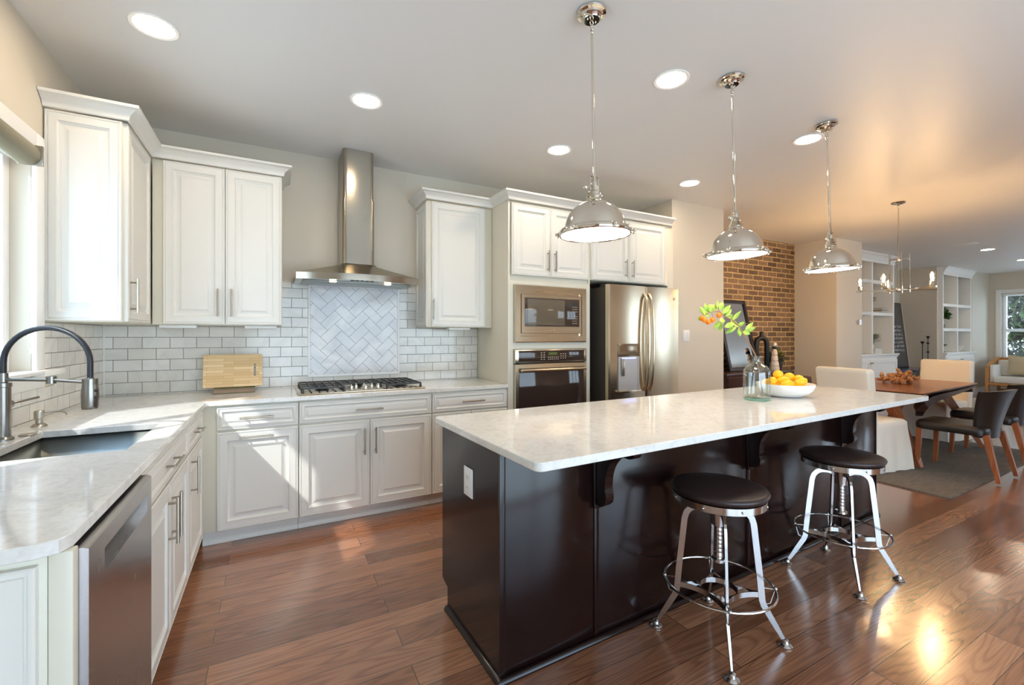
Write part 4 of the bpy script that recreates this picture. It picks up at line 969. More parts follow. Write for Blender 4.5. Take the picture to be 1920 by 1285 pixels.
def pendant():
    t = thing('pendant_light', 'polished nickel dome pendant hanging over the near end of the island', 'pendant light', (0, 0, H), 0, 'nickel dome pendants over the island')
    k = M_['chrome']
    g = G(); g.lathe([(0, -.0005), (.062, -.0005), (.066, -.006), (.064, -.014), (.052, -.018), (.050, -.026), (.040, -.034), (.036, -.040), (0, -.040)], n=36); g.ball((.022, 0, -.042), .004, 8, 6); g.ball((-.022, 0, -.042), .004, 8, 6); g.done('canopy', k, t)
    g = G(); g.tube([(.009*math.cos(a), 0, -.052+.012*math.sin(a)) for a in [i*PI/8 for i in range(16)]], .0025, 8, closed=True); g.tube([(0, .007*math.cos(a), -.072+.016*math.sin(a)) for a in [i*PI/8 for i in range(16)]], .0025, 8, closed=True); g.ball((0, 0, -.094), .010, 12, 8); g.done('loop', k, t)
    g = G(); g.tube([(0, 0, -.094), (0, 0, -.745)], .0058, 12); g.done('rod', k, t)
    g = G()
    for s in (-1, 1): g.tube([(s*.004, 0, -.742), (s*.024, 0, -.742), (s*.024, 0, -.82)], .0035, 8)
    g.tube([(0, 0, -.74), (0, 0, -.76)], .0085, 10)
    g.lathe([(0, -.762), (.012, -.762), (.016, -.775), (.016, -.790), (.022, -.794), (.022, -.806), (.028, -.812), (.028, -.824), (.034, -.828), (.034, -.838), (0, -.838)], n=28)
    g.tube([(-.02, 0, -.795), (-.045, 0, -.795)], .003, 8); g.ball((-.05, 0, -.795), .0115, 10, 8); g.done('socket_yoke', k, t)
    dome = [(.032, -.838), (.036, -.850), (.044, -.858), (.07, -.868), (.096, -.886), (.117, -.912), (.130, -.942), (.136, -.968), (.138, -.975), (.156, -.980), (.162, -.990), (.162, -1.000), (.157, -1.006)]
    inner = [(r-.003, z+.002) for r, z in dome[::-1][1:]]
    g = G(); g.lathe(dome+[(.152, -1.004)]+[(.150, -.99), (.134, -.978)]+inner[3:], n=56, cap=False); sh = g.done('shade', k, t, 45)
    for i in range(6):
        a = i*PI/3+.35; ca, sa = math.cos(a), math.sin(a)
        g = G(); g.tube([(.150*ca, .150*sa, -.979), (.170*ca, .170*sa, -.990)], .0042, 8); g.ball((.173*ca, .173*sa, -.992), .0075, 10, 8); g.tube([(.166*ca, .166*sa, -.985), (.166*ca, .166*sa, -1.008)], .004, 8); g.done('rim_screw', k, sh)
    g = G(); g.lathe([(0, -1.001), (.1545, -1.001), (.1545, -.997), (0, -.997)], n=56); g.done('diffuser', M_['diff'], t)
    return t
pn = pendant()
def tilt(px, ang):  # lean towards image right by ang degrees
    ax = Vector((stt, ct, 0)); return Matrix.Rotation(-math.radians(ang), 3, ax).to_euler()
pn.location = (2.264, -2.335, H); pn.rotation_euler = tilt(0, 0.9)
dup(pn, 'polished nickel dome pendant over the middle of the island', (3.285, -2.305, H), tilt(0, 1.6))
dup(pn, 'polished nickel dome pendant over the dining end of the island', (4.354, -2.265, H), tilt(0, 2.0))
# chandelier
t = thing('chandelier', 'five-arm nickel chandelier with bare filament bulbs above the dining table', 'chandelier', (7.003, -1.675, H))
k = M_['chrome']
g = G(); g.lathe([(0, -.0005), (.063, -.0005), (.065, -.006), (.060, -.014), (.03, -.022), (0, -.022)], n=32); g.ball((0, 0, -.04), .012, 12, 8); g.done('canopy', k, t)
g = G(); g.tube([(.016, 0, -.022), (.016, 0, -.58)], .0045, 10) if False else g.tube([(0, 0, -.04), (0, 0, -.60)], .0058, 10); g.done('rod', k, t)
zb, zt = -.955, -.62
g = G(); g.lathe([(0, zb-.02), (.018, zb-.02), (.024, zb-.01), (.024, zb+.01), (.012, zb+.02), (0, zb+.02)], n=20); g.lathe([(0, zt-.02), (.014, zt-.02), (.02, zt-.008), (.02, zt+.008), (.01, zt+.02), (0, zt+.02)], n=20); g.tube([(0, 0, zb), (0, 0, zt)], .005, 10); g.done('hub', k, t)
for i in range(5):
    a = math.radians(8+72*i); dx, dy = off(math.cos(a), math.sin(a)); tx, ty = off(math.cos(a+.6), math.sin(a+.6))
    g = G(); g.tube([(0, 0, zb), (dx*.37, dy*.37, zb)], .0075, 4); arm = g.done('arm', k, t); g = G(); g.tube([(0, 0, zt), (tx*.092, ty*.092, zt)], .0035, 6); g.done('spoke', k, t)
    g = G(); g.tube([(tx*.092, ty*.092, zb-.03), (tx*.092, ty*.092, zt+.055)], .0055, 8); g.done('upright', k, t)
    g = G(); g.lathe([(0, .0), (.022, 0), (.024, .006), (.017, .012), (.017, .048), (.019, .05), (0, .05)], (dx*.33, dy*.33, zb+.009), 18); g.done('candle_cup', k, arm)
    b = G().lathe([(.012, .051), (.014, .065), (.024, .09), (.030, .115), (.026, .138), (.012, .152), (0, .155)], (dx*.33, dy*.33, zb+.009), 20, cap=False).done('bulb', M_['bulbglass'], t, 70)
    g = G()
    for q in range(4):
        aa = q*PI/2; g.tube([(dx*.33+.006*math.cos(aa), dy*.33+.006*math.sin(aa), zb+.07), (dx*.33+.009*math.cos(aa), dy*.33+.009*math.sin(aa), zb+.13)], .0032, 6)
    g.done('filament', M_['bulb'], b)
tag(G().box(10.52, 10.78, -1.30, -1.05, H-.006, H-.0005, .002).done('ceiling_vent', M_['trim']), 'flat white air vent in the living room ceiling', 'vent')

# ================================================================== ALCOVE
t = thing('sideboard', 'dark walnut sideboard standing against the brick wall', 'sideboard', (6.72, -.10, 0))
g = G(); g.box(-.72, .70, -.225, .225, .80, .84, .004); g.done('top', M_['darkwood'], t)
g = G(); g.box(-.70, .68, -.215, .215, .12, .80); g.done('body', M_['darkwood'], t)
for i in range(3):
    a = -.69+i*.457; g = G(); g.slab(a, a+.45, .13, .79, -.2155, .018); d = g.done('door', M_['darkwood'], t); handle(d, (a+.41, -.2335, .55), (a+.41, -.2335, .40), .025, .005)
for x in (-.66, .62):
    for y in (-.19, .15): g = G(); g.tube([(x+.02, y+.02, .12), (x+.02, y+.02, .0015)], [.025, .018], 8); g.done('leg', M_['darkwood'], t)
t = thing('leaning_mirror', 'black framed mirror leaning on the brick above the sideboard', 'mirror', (6.66, -.115, .8445)); t.rotation_euler = (math.radians(-12.5), 0, 0)
mw, mh = .315, 1.0
g = G(); F_ = .05
for a, b, c, d in ((-mw, -mw+F_, 0, mh), (mw-F_, mw, 0, mh), (-mw+F_, mw-F_, 0, F_), (-mw+F_, mw-F_, mh-F_, mh)): g.box(a, b, -.015, .015, c, d, .002)
g.done('frame', mat('mirror_frame_dark', (36, 26, 22), .4), t)
g = G(); g.box(-mw+F_, mw-F_, 0, .004, F_, mh-F_); g.done('mirror_glass', M_['mirror'], t)
# arch vase
t = thing('arch_vase', 'tall matte black arch-shaped vase with a short neck by the mirror', 'vase', (7.085, -.09, .8412), math.radians(-28))
g = G(); n = 14; pts = [(-.075, 0, .0), (-.075, 0, .25)]+[(-.075*math.cos(a), 0, .36+.09*math.sin(a)) for a in [PI*i/n for i in range(n+1)]]+[(.075, 0, .25), (.075, 0, .0)]
g.tube(pts, .034, 14, up=(0, 1, 0)); g.lathe([(.026, .44), (.026, .535), (.022, .54), (.02, .53), (.02, .47), (0, .47)], n=20, cap=False); g.done('body', mat('matte_black_ceramic', (22, 22, 22), .5), t)
# painted bottle
t = thing('painted_bottle', 'white ceramic bottle with dark scrollwork, black collar and silver dome stopper', 'bottle', (7.12, -.25, .8412))
g = G(); g.lathe([(0, .0005), (.060, .0005), (.064, .01), (.058, .06), (.045, .15), (.040, .22), (.032, .27), (.022, .295), (0, .295)], n=28); g.done('body', mat('painted_ceramic', (222, 208, 192), .25), t)
g = G()
for i in range(7):
    a = i*2*PI/7
    for z0, rr_ in ((.05, .060), (.12, .051), (.2, .0432)):
        g.tube([((rr_-.004*q/8)*math.cos(a+.25*math.cos(q*.7)), (rr_-.004*q/8)*math.sin(a+.25*math.cos(q*.7)), z0+.018*math.sin(q*.7)+.003*q) for q in range(9)], .002, 5)
g.done('scrollwork', M_['black'], t)
g = G(); g.lathe([(0, .2955), (.026, .2955), (.032, .31), (.03, .33), (0, .33)], n=20); g.done('collar', M_['black'], t)
g = G(); g.lathe([(0, .3305), (.030, .3305), (.036, .345), (.032, .37), (.015, .39), (0, .393)], n=24); g.done('stopper', mat('stopper_silver', (220, 200, 190), .3, .6), t)
# potted plant
def leafball(parent, c, R, n, size, m, seed, name='foliage', zs=1.0):
    rnd = random.Random(seed); g = G()
    for k in range(n):
        th = rnd.uniform(0, 2*PI); ph = math.acos(rnd.uniform(-.3, 1)); r1 = rnd.uniform(.15, .6)*R; r2 = rnd.uniform(.7, 1)*R
        d = Vector((math.sin(ph)*math.cos(th), math.sin(ph)*math.sin(th), math.cos(ph)*zs))
        c0 = Vector(c)+d*r1; c1 = Vector(c)+d*r2
        leaf(g, c0, c0+(c1-c0).normalized()*size*rnd.uniform(.7, 1.3), size*.3, Vector((rnd.uniform(-1, 1), rnd.uniform(-1, 1), 1)).normalized())
    return g.done(name, m, parent, 80)
t = thing('potted_plant', 'small green herb in a dark pot at the right end of the sideboard', 'plant', (7.325, -.14, .8412))
g = G(); g.lathe([(0, .0005), (.075, .0005), (.088, .03), (.096, .10), (.096, .175), (.090, .18), (.086, .17), (.086, .15), (0, .15)], n=28); g.done('pot', mat('dark_pot', (48, 38, 32), .5), t)
leafball(t, (0, 0, .16), .165, 220, .055, leafmat('herb_leaf', (84, 96, 36), (140, 140, 64)), 5, zs=1.1)
# brown chair on the far side of the table + black chairs
def shell_chair(label, m, loc, rz, group):
    t = thing('dining_chair', label, 'chair', loc, rz, group)
    # local: front = +y, back at -y
    g = G(); V = []
    def seatring(s, z):
        p = []
        for i in range(24):
            a = 2*PI*i/24; c, s_ = math.cos(a), math.sin(a); e = .28
            p.append((s*.245*abs(c)**e*(1 if c > 0 else -1), s*.26*abs(s_)**e*(1 if s_ > 0 else -1), z))
        return p
    loft(g, [seatring(.93, .405), seatring(.99, .412), seatring(1, .44), seatring(.985, .47), seatring(.93, .485), seatring(.6, .488)]); g.done('seat', m, t, 60)
    # wrapped flaring back
    g = G(); rows = []; nu, nv = 16, 9
    for j in range(nv+1):
        v = j/nv; z = .385+.45*v; hw = .172+.118*v**1.1; curve = .10+.05*v; lean = .012+.105*v**1.5
        row = []
        for i in range(nu+1):
            u = -1+2*i/nu
            row.append((hw*u, -.262-lean+curve*(abs(u)**3)*.9, z-(.02*u*u if v > .9 else 0)))
        rows.append(row)
    F1 = [[g.bm.verts.new(p) for p in r] for r in rows]
    th = .028
    F2 = [[g.bm.verts.new((p[0]*.93, p[1]+th, p[2])) for p in r] for r in rows]
    for A in (F1, F2):
        for j in range(nv):
            for i in range(nu): g.bm.faces.new([A[j][i], A[j][i+1], A[j+1][i+1], A[j+1][i]])
    for i in range(nu):
        g.bm.faces.new([F1[0][i], F1[0][i+1], F2[0][i+1], F2[0][i]]); g.bm.faces.new([F1[nv][i], F1[nv][i+1], F2[nv][i+1], F2[nv][i]])
    for j in range(nv):
        g.bm.faces.new([F1[j][0], F1[j+1][0], F2[j+1][0], F2[j][0]]); g.bm.faces.new([F1[j][nu], F1[j+1][nu], F2[j+1][nu], F2[j][nu]])
    g.done('backrest', m, t, 60)
    for sx in (-1, 1):
        g = G(); g.tube([(sx*.205, .215, .41), (sx*.215, .235, .0135)], [.021, .015], 4); g.done('leg', M_['legwood'], t)
        g = G(); g.tube([(sx*.19, -.245, .42), (sx*.23, -.335, .0135)], [.022, .015], 4); g.done('leg', M_['legwood'], t)
    return t
ch = shell_chair('black leather dining chair with flared back, nearest the island', M_['leather'], (6.86, -2.19, 0), 0, 'black leather chairs on the near side of the table')
dup(ch, 'black leather dining chair with flared back, the one nearer the living room', (7.93, -2.12, 0), (0, 0, 0))
shell_chair('brown leather dining chair on the brick-wall side of the table', M_['brownleather'], (6.62, -1.06, 0), PI, None)
# slipcovered chairs
def slip_chair(label, loc, rz):
    t = thing('slipcovered_chair', label, 'chair', loc, rz, 'slipcovered chairs at the table ends')
    # local front = +x ; width along y
    def rr(x0, x1, y0, y1, z, r=.03, wav=0, ph=0):
        p = []
        for cx_, cy_, a0 in ((x1-r, y1-r, 0), (x0+r, y1-r, PI/2), (x0+r, y0+r, PI), (x1-r, y0+r, 1.5*PI)):
            for i in range(5):
                a = a0+PI/2*i/4; p.append((cx_+r*math.cos(a), cy_+r*math.sin(a), z))
        # subdivide the sides for folds
        q = []
        for i in range(len(p)):
            A, B = Vector(p[i]), Vector(p[(i+1) % len(p)]); n = 9 if (A-B).length > .1 else 1
            for k_ in range(n): q.append(A.lerp(B, k_/n))
        c = Vector(((x0+x1)/2, (y0+y1)/2, z)); out = []
        for i, v in enumerate(q):
            d = (v-c).normalized(); out.append(tuple(v+d*wav*(math.sin(i*1.9+ph)+.5*math.sin(i*.83+2*ph))))
        return out
    g = G(); x0, x1, y0, y1 = -.24, .27, -.25, .25
    loft(g, [rr(x0-.02, x1+.03, y0-.03, y1+.03, .0175, .04, .012), rr(x0-.01, x1+.02, y0-.02, y1+.02, .2, .04, .008), rr(x0, x1, y0, y1, .43, .04, .002), rr(x0, x1, y0, y1, .475, .04), rr(x0+.02, x1-.02, y0+.02, y1-.02, .497, .04), rr(x0+.12, x1-.12, y0+.12, y1-.12, .502, .04)]); g.done('seat_skirt', M_['slip'], t, 60)
    g = G(); R = []
    for z, dx, w in ((.30, .0, 0), (.50, -.01, 0), (.75, -.035, .003), (.95, -.06, .002), (.985, -.064, 0)):
        R.append(rr(-.27+dx, -.17+dx, y0-.012, y1+.012, z, .025, w, z*7))
    R.append(rr(-.27-.05, -.17-.08, y0+.01, y1-.01, 1.0, .015))
    loft(g, R); g.done('back_cover', M_['slip'], t, 60)
    for a in (-.17, .2):
        for b in (-.2, .2): g = G(); g.tube([(a, b, .12), (a, b, .0145)], .018, 4); g.done('leg', M_['legwood'], t)
    return t
s1 = slip_chair('white slipcovered chair at the island end of the dining table', (6.29, -1.65, 0), math.radians(-10))
dup(s1, 'white slipcovered chair at the living room end of the dining table', (8.60, -1.46, 0), (0, 0, math.radians(180-6)))
# dining table
t = thing('dining_table', 'walnut dining table with boat-shaped top and splayed legs', 'table', (7.46, -1.51, 0))
TL, TW = .925, .525
poly = [(-TL, -TW+.12), (-TL+.0, -TW+.02), (-TL+.03, -TW), (TL-.03, -TW+.11), (TL, -TW+.16), (TL, TW-.12), (TL-.03, TW-.04), (-TL+.03, TW), (-TL, TW-.02)]
g = G()
def scl(p, s): return [(x*s, y*s) for x, y in p]
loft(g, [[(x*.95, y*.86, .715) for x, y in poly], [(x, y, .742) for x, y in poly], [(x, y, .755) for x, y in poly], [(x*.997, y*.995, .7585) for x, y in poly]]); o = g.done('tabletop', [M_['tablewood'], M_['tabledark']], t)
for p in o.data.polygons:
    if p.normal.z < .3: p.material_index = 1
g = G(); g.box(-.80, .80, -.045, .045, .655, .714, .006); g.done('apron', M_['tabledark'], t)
for sx in (-1, 1):
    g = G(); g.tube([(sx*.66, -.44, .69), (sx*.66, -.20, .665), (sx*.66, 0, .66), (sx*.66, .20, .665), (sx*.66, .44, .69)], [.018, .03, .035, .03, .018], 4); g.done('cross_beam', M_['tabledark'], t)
    for sy in (-1, 1):
        g = G(); g.tube([(sx*.66, sy*.10, .68), (sx*.70, sy*.20, .58), (sx*.755, sy*.31, .36), (sx*.80, sy*.43, .12), (sx*.82, sy*.475, .0135)], [.048, .044, .034, .025, .019], 4); g.done('leg', M_['legwood'], t)
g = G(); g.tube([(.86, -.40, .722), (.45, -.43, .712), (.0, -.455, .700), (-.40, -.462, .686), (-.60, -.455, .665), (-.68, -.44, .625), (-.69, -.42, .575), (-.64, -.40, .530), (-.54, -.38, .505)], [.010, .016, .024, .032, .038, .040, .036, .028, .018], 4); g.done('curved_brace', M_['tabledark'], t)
# driftwood
t = thing('root_wood_sculpture', 'knotted golden brown root wood centrepiece on the dining table', 'sculpture', (7.50, -1.50, .7595))
g = G(); rnd = random.Random(12)
for i in range(44):
    a = rnd.uniform(0, 2*PI); R0 = rnd.uniform(.0, .13); l = rnd.uniform(.05, .11); el = rnd.uniform(-.1, 1.3)
    p = Vector((R0*math.cos(a), R0*1.4*math.sin(a), rnd.uniform(.03, .07))); d = Vector((math.cos(a)*math.cos(el), math.sin(a)*math.cos(el), math.sin(el))); pts = [p.copy()]
    for q in range(6):
        d = (d+Vector((rnd.uniform(-.6, .6), rnd.uniform(-.6, .6), rnd.uniform(-.5, .4)))).normalized(); p = p+d*l/5; p.z = max(.018, min(.2, p.z)); pts.append(p.copy())
    w = rnd.uniform(.018, .032); g.tube(pts, [w, w*1.15, w*.8, w*1.05, w*.7, w*.75, w*.3], 8)
g.done('roots', M_['drift'], t, 50)
# rugs
RT = .012
g = G(); g.prism([(5.80, -2.465), (8.55, -2.40), (8.60, -.72), (5.83, -.78)], .001, RT, 'z'); tag(g.done('dining_rug', M_['rug']), 'grey-brown woven rug under the dining table', 'rug')
g = G(); g.prism([(10.6, -4.1), (14.35, -4.1), (14.35, -.35), (10.6, -.35)], .001, RT, 'z'); tag(g.done('living_rug', M_['rug2']), 'pale patterned rug in the living room', 'rug')

# ================================================================== LIVING ROOM
def builtin(label, x0, x1, cols, y=-.07, ledge=.97, shelves=(1.46, 2.0), top=2.62, side=False, depth=.36):
    t = thing('built_in_bookcase', label, 'bookcase', (x0, 0, 0), 0, 'built-in bookcases beside the hearth')
    wd = x1-x0; yb = y+depth
    g = G()
    g.box(0, wd, yb-.012, yb, ledge, H-.001); xs = [0]+[c-x0 for c in cols]+[wd]
    g.done('back_panel', M_['wall'], t)
    w_ = .05
    for i, x in enumerate(xs):
        a = x if i == 0 else (x-w_ if i == len(xs)-1 else x-w_/2); g = G(); g.box(a, a+w_, y, yb-.013, ledge+.001, H-.002, .002); g.done('upright', M_['built'], t)
    for z in shelves:
        for i in range(len(xs)-1):
            a = xs[i]+(w_ if i == 0 else w_/2)+.0005; b = xs[i+1]-(w_ if i == len(xs)-2 else w_/2)-.0005; g = G(); g.box(a, b, y, yb-.013, z-.06, z, .002); g.done('shelf', M_['built'], t)
    g = G(); g.prism([(y-.0005, top), (y-.012, top), (y-.012, top+.059), (y-.0005, top+.059)], 0, wd, 'x')
    g.prism([(y, top+.06), (y-.02, top+.06), (y-.03, top+.08), (y-.07, H-.03), (y-.085, H-.025), (y-.085, H-.002), (y, H-.002)], 0, wd, 'x'); g.done('cornice', M_['built'], t)
    g = G(); g.box(-.0, wd+.03, y-.07, yb, ledge-.035, ledge, .006); g.box(0, wd+.015, y-.055, yb, ledge-.065, ledge-.036, .004); g.done('ledge', M_['built'], t)
    g = G(); g.box(0, wd, y-.04, yb, .10, ledge-.066); g.box(0, wd, y-.02, yb, .0015, .10); g.done('base_cabinet_body', M_['built'], t)
    n = len(xs)-1 if wd > 1.3 else 2
    for i in range(n*1):
        a = .04+(wd-.06)*i/n; b = .04+(wd-.06)*(i+1)/n-.012
        g = G(); g.rings(a, b, .14, ledge-.10, [(0, y-.0405), (0, y-.058), (.003, y-.06), (.06, y-.06), (.064, y-.050), (.066, y-.050)]); d = g.done('door', M_['built'], t)
        kx = b-.03 if i % 2 == 0 else a+.03
        g = G(); g.ball((kx, y-.075, ledge-.155), .014, 10, 8); g.tube([(kx, y-.06, ledge-.155), (kx, y-.075, ledge-.155)], .006, 8); g.done('knob', M_['nickel'], d)
    return t
builtin('white built-in bookcase nearer the kitchen, left of the hearth recess', 9.095, 11.14, (10.32,), ledge=1.0, shelves=(1.742, 2.31), top=2.62)
builtin('white built-in bookcase by the far window, right of the hearth recess', 13.30, 14.855, (14.08,), ledge=.97, shelves=(1.48, 2.0), top=2.60, depth=.365)
# items on shelves
def shelfz(b, i): return {('a', 0): 1.0, ('a', 1): 1.742, ('a', 2): 2.31, ('b', 0): .97, ('b', 1): 1.48, ('b', 2): 2.0}[(b, i)]+.0008
t = thing('starburst_sculpture', 'spiky dark metal starburst ornament on the middle bookcase shelf', 'sculpture', (10.50, .08, shelfz('a', 1)+.235))
g = G(); rnd = random.Random(3)
for i in range(44):
    th = rnd.uniform(0, 2*PI); z = rnd.uniform(-1, 1); r_ = math.sqrt(1-z*z); g.tube([(0, 0, 0), (r_*math.cos(th)*.23, r_*math.sin(th)*.10, z*.23)], [.006, .004], 5)
g.ball((0, 0, 0), .035, 10, 8); g.tube([(0, 0, -.02), (0, 0, -.234)], .006, 6); g.done('spikes', mat('bronze_dark', (78, 58, 44), .4, .7), t)
for i, (lab, col) in enumerate((('dark grey book lying under another on the bookcase shelf', (66, 62, 60)), ('charcoal book lying on top of the dark grey one', (88, 84, 78)))):
    t = thing('book', lab, 'book', (10.78, .02, shelfz('a', 1)+i*.042), .1*i, 'books on the bookcase shelf')
    g = G(); g.box(-.13, .13, -.09, .09, 0, .005, .001); g.box(-.13, .13, -.09, .09, .034, .039, .001); g.box(-.13, .13, .085, .09, .005, .034); g.done('cover', mat('book_cover', col, .5), t)
    g = G(); g.box(-.126, .126, -.086, .084, .005, .034); g.done('pages', mat('pages', (200, 192, 178), .8), t)
for i, lab in enumerate(('white book lying lowest on the bottom bookcase shelf', 'white book on top, carrying the small fern')):
    t = thing('book', lab, 'book', (10.58, .04, shelfz('a', 0)+i*.047), .06*i, 'white books on the bottom shelf')
    g = G(); g.box(-.14, .14, -.1, .1, 0, .005, .001); g.box(-.14, .14, -.1, .1, .039, .044, .001); g.box(-.14, .14, .095, .1, .005, .039); g.done('cover', M_['plastic'], t)
    g = G(); g.box(-.136, .136, -.096, .094, .005, .039); g.done('pages', mat('pages_white', (214, 208, 196), .8), t)
t = thing('small_fern', 'dark green trailing fern on the white books in the bookcase', 'plant', (10.52, .04, shelfz('a', 0)+.0955))
g = G(); g.lathe([(0, 0), (.04, 0), (.05, .06), (.046, .06), (0, .055)], n=16); g.done('pot', M_['white'], t)
g = G()
rnd = random.Random(8)
for i in range(22):
    a = rnd.uniform(-.9, .9); l = rnd.uniform(.15, .33); d = Vector((math.cos(a), -abs(math.sin(a))*.35, 0)); h_ = rnd.uniform(.06, .2)
    for q in range(7):
        u = q/7; p = Vector((0, 0, .06))+d*l*u+Vector((0, 0, h_*math.sin(PI*u*.8))); s_ = Vector((-d.y, d.x, 0))
        for sg in (-1, 1): leaf(g, p, p+(d*.5+s_*sg*.8).normalized()*.04+Vector((0, 0, rnd.uniform(-.01, .01))), .009, Vector((0, 0, 1)))
g.done('foliage', M_['leaf2'], t, 80)
t = thing('green_orb_plant', 'round leafy green plant on the middle shelf of the far bookcase', 'plant', (13.60, .06, shelfz('b', 1)))
g = G(); g.lathe([(0, 0), (.06, 0), (.075, .08), (.07, .08), (0, .07)], n=16); g.done('pot', M_['brownleather'], t)
leafball(t, (0, 0, .25), .20, 320, .08, M_['leaf2'], 9, zs=1.1)
tag(G().lathe([(0, 0), (.05, 0), (.055, .01), (.01, .03), (.01, .11), (.06, .13), (.10, .17), (.095, .17), (.05, .135), (0, .13)], (13.62, .05, shelfz('b', 0)+.0), 20).done('footed_dish', mat('aged_brass', (120, 104, 84), .35, .8)), 'small brass footed dish on the bottom shelf of the far bookcase', 'dish')
tag(G().ball((13.55, .05, shelfz('b', 2)+.04), (.09, .06, .039), 16, 10).done('dark_stone', mat('stone_dark', (92, 84, 78), .6)), 'dark stone ornament on the top shelf of the far bookcase', 'ornament')
g = G(); pr = [(.01, 0), (.07, .01), (.12, .06), (.15, .14), (.145, .14), (.11, .07), (.06, .02), (0, .015)]
t = tag(g.lathe(pr, (14.38, .06, shelfz('b', 0)), 28, M=None).done('shell_bowl', mat('shell_white', (222, 214, 204), .3)), 'white shell-like bowl on the bottom right shelf of the far bookcase', 'bowl')
t = thing('round_wire_art', 'round gold lattice art propped on the top right shelf of the far bookcase', 'ornament', (14.46, .12, shelfz('b', 2)+.29))
g = G(); rnd = random.Random(6); g.tube([(.27*math.cos(a), 0, .27*math.sin(a)) for a in [i*PI/16 for i in range(32)]], .006, 6, closed=True)
for i in range(60):
    a = rnd.uniform(0, 2*PI); r_ = math.sqrt(rnd.uniform(0, 1))*.25; b = rnd.uniform(0, 2*PI); g.tube([(r_*math.cos(a)-.03*math.cos(b), 0, r_*math.sin(a)-.03*math.sin(b)), (r_*math.cos(a), -.008, r_*math.sin(a)), (r_*math.cos(a)+.03*math.cos(b), 0, r_*math.sin(a)+.03*math.sin(b))], [.004, .012, .004], 5)
g.done('lattice', mat('pale_gold', (214, 200, 160), .35, .6), t)
# hearth: media console, chalkboard, candlesticks
t = thing('media_console', 'low black console in the hearth recess beside the bookcase', 'console', (12.40, .36, 0))
g = G(); g.box(-.85, .80, -.33, .20, .06, .62, .006); g.done('body', M_['glossblack'], t)
g = G(); g.box(-.87, .82, -.345, .21, .6205, .645, .004); g.done('top', mat('glass_top', (30, 50, 90), .04), t)
for x in (-.78, .72): g = G(); g.box(x, x+.06, -.16, .14, .0015, .0595); g.done('foot', M_['black'], t)
t = thing('chalkboard', 'tall framed chalkboard with white chalk lettering leaning in the hearth recess', 'chalkboard', (12.54, .45, .6465)); t.rotation_euler = (math.radians(-6), 0, 0)
g = G(); g.box(-.64, .64, -.008, .008, 0, 1.40, .002); g.done('slate', mat('slate', (76, 78, 84), .25), t)
g = G()
for a, b, c, d in ((-.67, -.6405, 0, 1.42), (.6405, .67, 0, 1.42), (-.6405, .6405, 1.4005, 1.42)): g.box(a, b, -.016, .012, c, d, .002)
g.done('frame', M_['wall'], t)
g = G(); rnd = random.Random(31)
for row in range(7):
    x = -.10+rnd.uniform(-.1, .1); z = .88-row*.085
    while x < .52:
        n = rnd.randint(4, 8); a = rnd.uniform(0, 6)
        g.tube([(x+.03*q/n*2+.012*math.cos(a+q*1.7), -.0095, z+.028*math.sin(a+q*1.7)) for q in range(n)], .0035, 4); x += rnd.uniform(.06, .1)
g.done('chalk_strokes', mat('chalk', (206, 208, 212), .9), t)
def candlestick(label, loc, h, s):
    t = thing('candlestick', label, 'candlestick', loc, 0, 'black iron candlesticks')
    pr = [(0, .0008), (.05*s, .0008), (.052*s, .008), (.02*s, .018), (.007, .03)]
    if s > 1: 
        for z in (.09, .13, h*.5, h*.78): pr += [(.007, z-.02), (.028, z-.006), (.028, z+.006), (.007, z+.02)]
    pr += [(.006, h-.06), (.012, h-.05), (.03 if s > 1 else .034, h-.01), (.03, h), (0, h-.004)]
    g = G(); g.lathe(pr, n=16); g.done('stick', M_['black'], t); return t
candlestick('slim black iron candlestick, the shorter of the pair behind the table', (12.86, .11, .645), .56, 1)
candlestick('taller black iron candlestick with turned rings along its stem', (13.10, .10, .645), .67, 1.3)
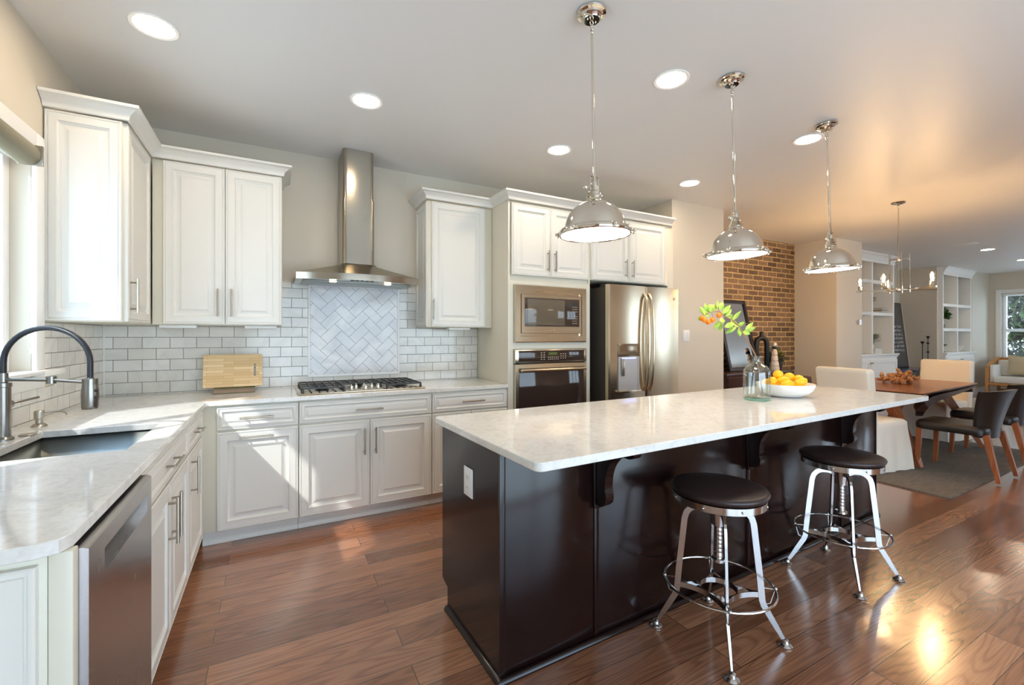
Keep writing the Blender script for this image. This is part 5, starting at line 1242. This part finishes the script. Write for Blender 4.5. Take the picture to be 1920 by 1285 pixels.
# sofa
t = thing('wood_frame_sofa', 'white cushioned sofa with honey oak frame below the far window', 'sofa', (15.20, -1.32, 0))
for y in (1.0, -1.0):
    for x in (-.36, .36): g = G(); g.box(x-.025, x+.025, y-.025, y+.025, .0015, .62 if x < 0 else .80, .006); g.done('leg', M_['oak'], t)
g = G(); g.box(-.334, .334, .98, 1.02, .56, .61, .006); g.box(-.334, .334, -1.02, -.98, .56, .61, .006); g.tube([(-.36, 1.0, .62), (-.2, 1.0, .70), (.2, 1.0, .78), (.36, 1.0, .82)], .024, 4); g.tube([(-.36, -1.0, .62), (-.2, -1.0, .70), (.2, -1.0, .78), (.36, -1.0, .82)], .024, 4); g.box(.34, .385, -.974, .974, .76, .83, .01); g.done('arm_frame', M_['oak'], t)
g = G(); g.box(-.385, .33, -.974, .974, .24, .295, .006); g.done('seat_rail', M_['oak'], t)
g = G(); g.box(-.39, .30, -.90, .90, .297, .43, .03); g.done('seat_cushion', M_['sofa'], t)
g = G(); g.box(.18, .335, -.97, .97, .435, .78, .03); g.done('back_cushion', M_['sofa'], t)
for s in (-1, 1): g = G(); y0_, y1_ = sorted((s*.905, s*.972)); g.box(-.33, .17, y0_, y1_, .30, .68, .02); g.done('arm_cushion', M_['sofa'], t)
def pillow(name, label, loc, rot, w, h, d, m):
    g = G(); n = 12; A, B = [], []
    for j in range(n+1):
        for i in range(n+1):
            u, v = -1+2*i/n, -1+2*j/n; th = d*(1-u**4)*(1-v**4)+.004; k = 1-.06*(1-abs(u*v))
            A.append(g.bm.verts.new((u*w*k, -th, v*h*k))); B.append(g.bm.verts.new((u*w*k, th, v*h*k)))
    for S in (A, B):
        for j in range(n):
            for i in range(n): q = j*(n+1)+i; g.bm.faces.new([S[q], S[q+1], S[q+n+2], S[q+n+1]])
    E = [i for i in range(n)]+[i*(n+1)+n for i in range(n)]+[n*(n+1)+n-i for i in range(n)]+[(n-i)*(n+1) for i in range(n)]
    for a, b in zip(E, E[1:]+E[:1]): g.bm.faces.new([A[a], A[b], B[b], B[a]])
    o = g.done(name, m, None, 60); o.location = loc; o.rotation_euler = rot; tag(o, label, 'pillow'); return o
pillow('throw_pillow', 'beige throw pillow leaning on the sofa back', (15.26, -.80, .66), (math.radians(14), math.radians(6), -PI/2), .27, .22, .055, M_['pillow'])
# coffee table
t = thing('coffee_table', 'low oak coffee table with lower shelf at the right edge', 'table', (11.95, -2.40, RT))
g = G(); g.box(-.65, .65, -.80, .80, .36, .41, .006); g.done('top', M_['oak'], t)
g = G(); g.box(-.60, .60, -.75, .75, .12, .15, .004); g.done('shelf', M_['oak'], t)
for x in (-.62, .56):
    for y in (-.77, .71): g = G(); g.box(x, x+.06, y, y+.06, .0008, .3595, .004); g.done('leg', M_['oak'], t)
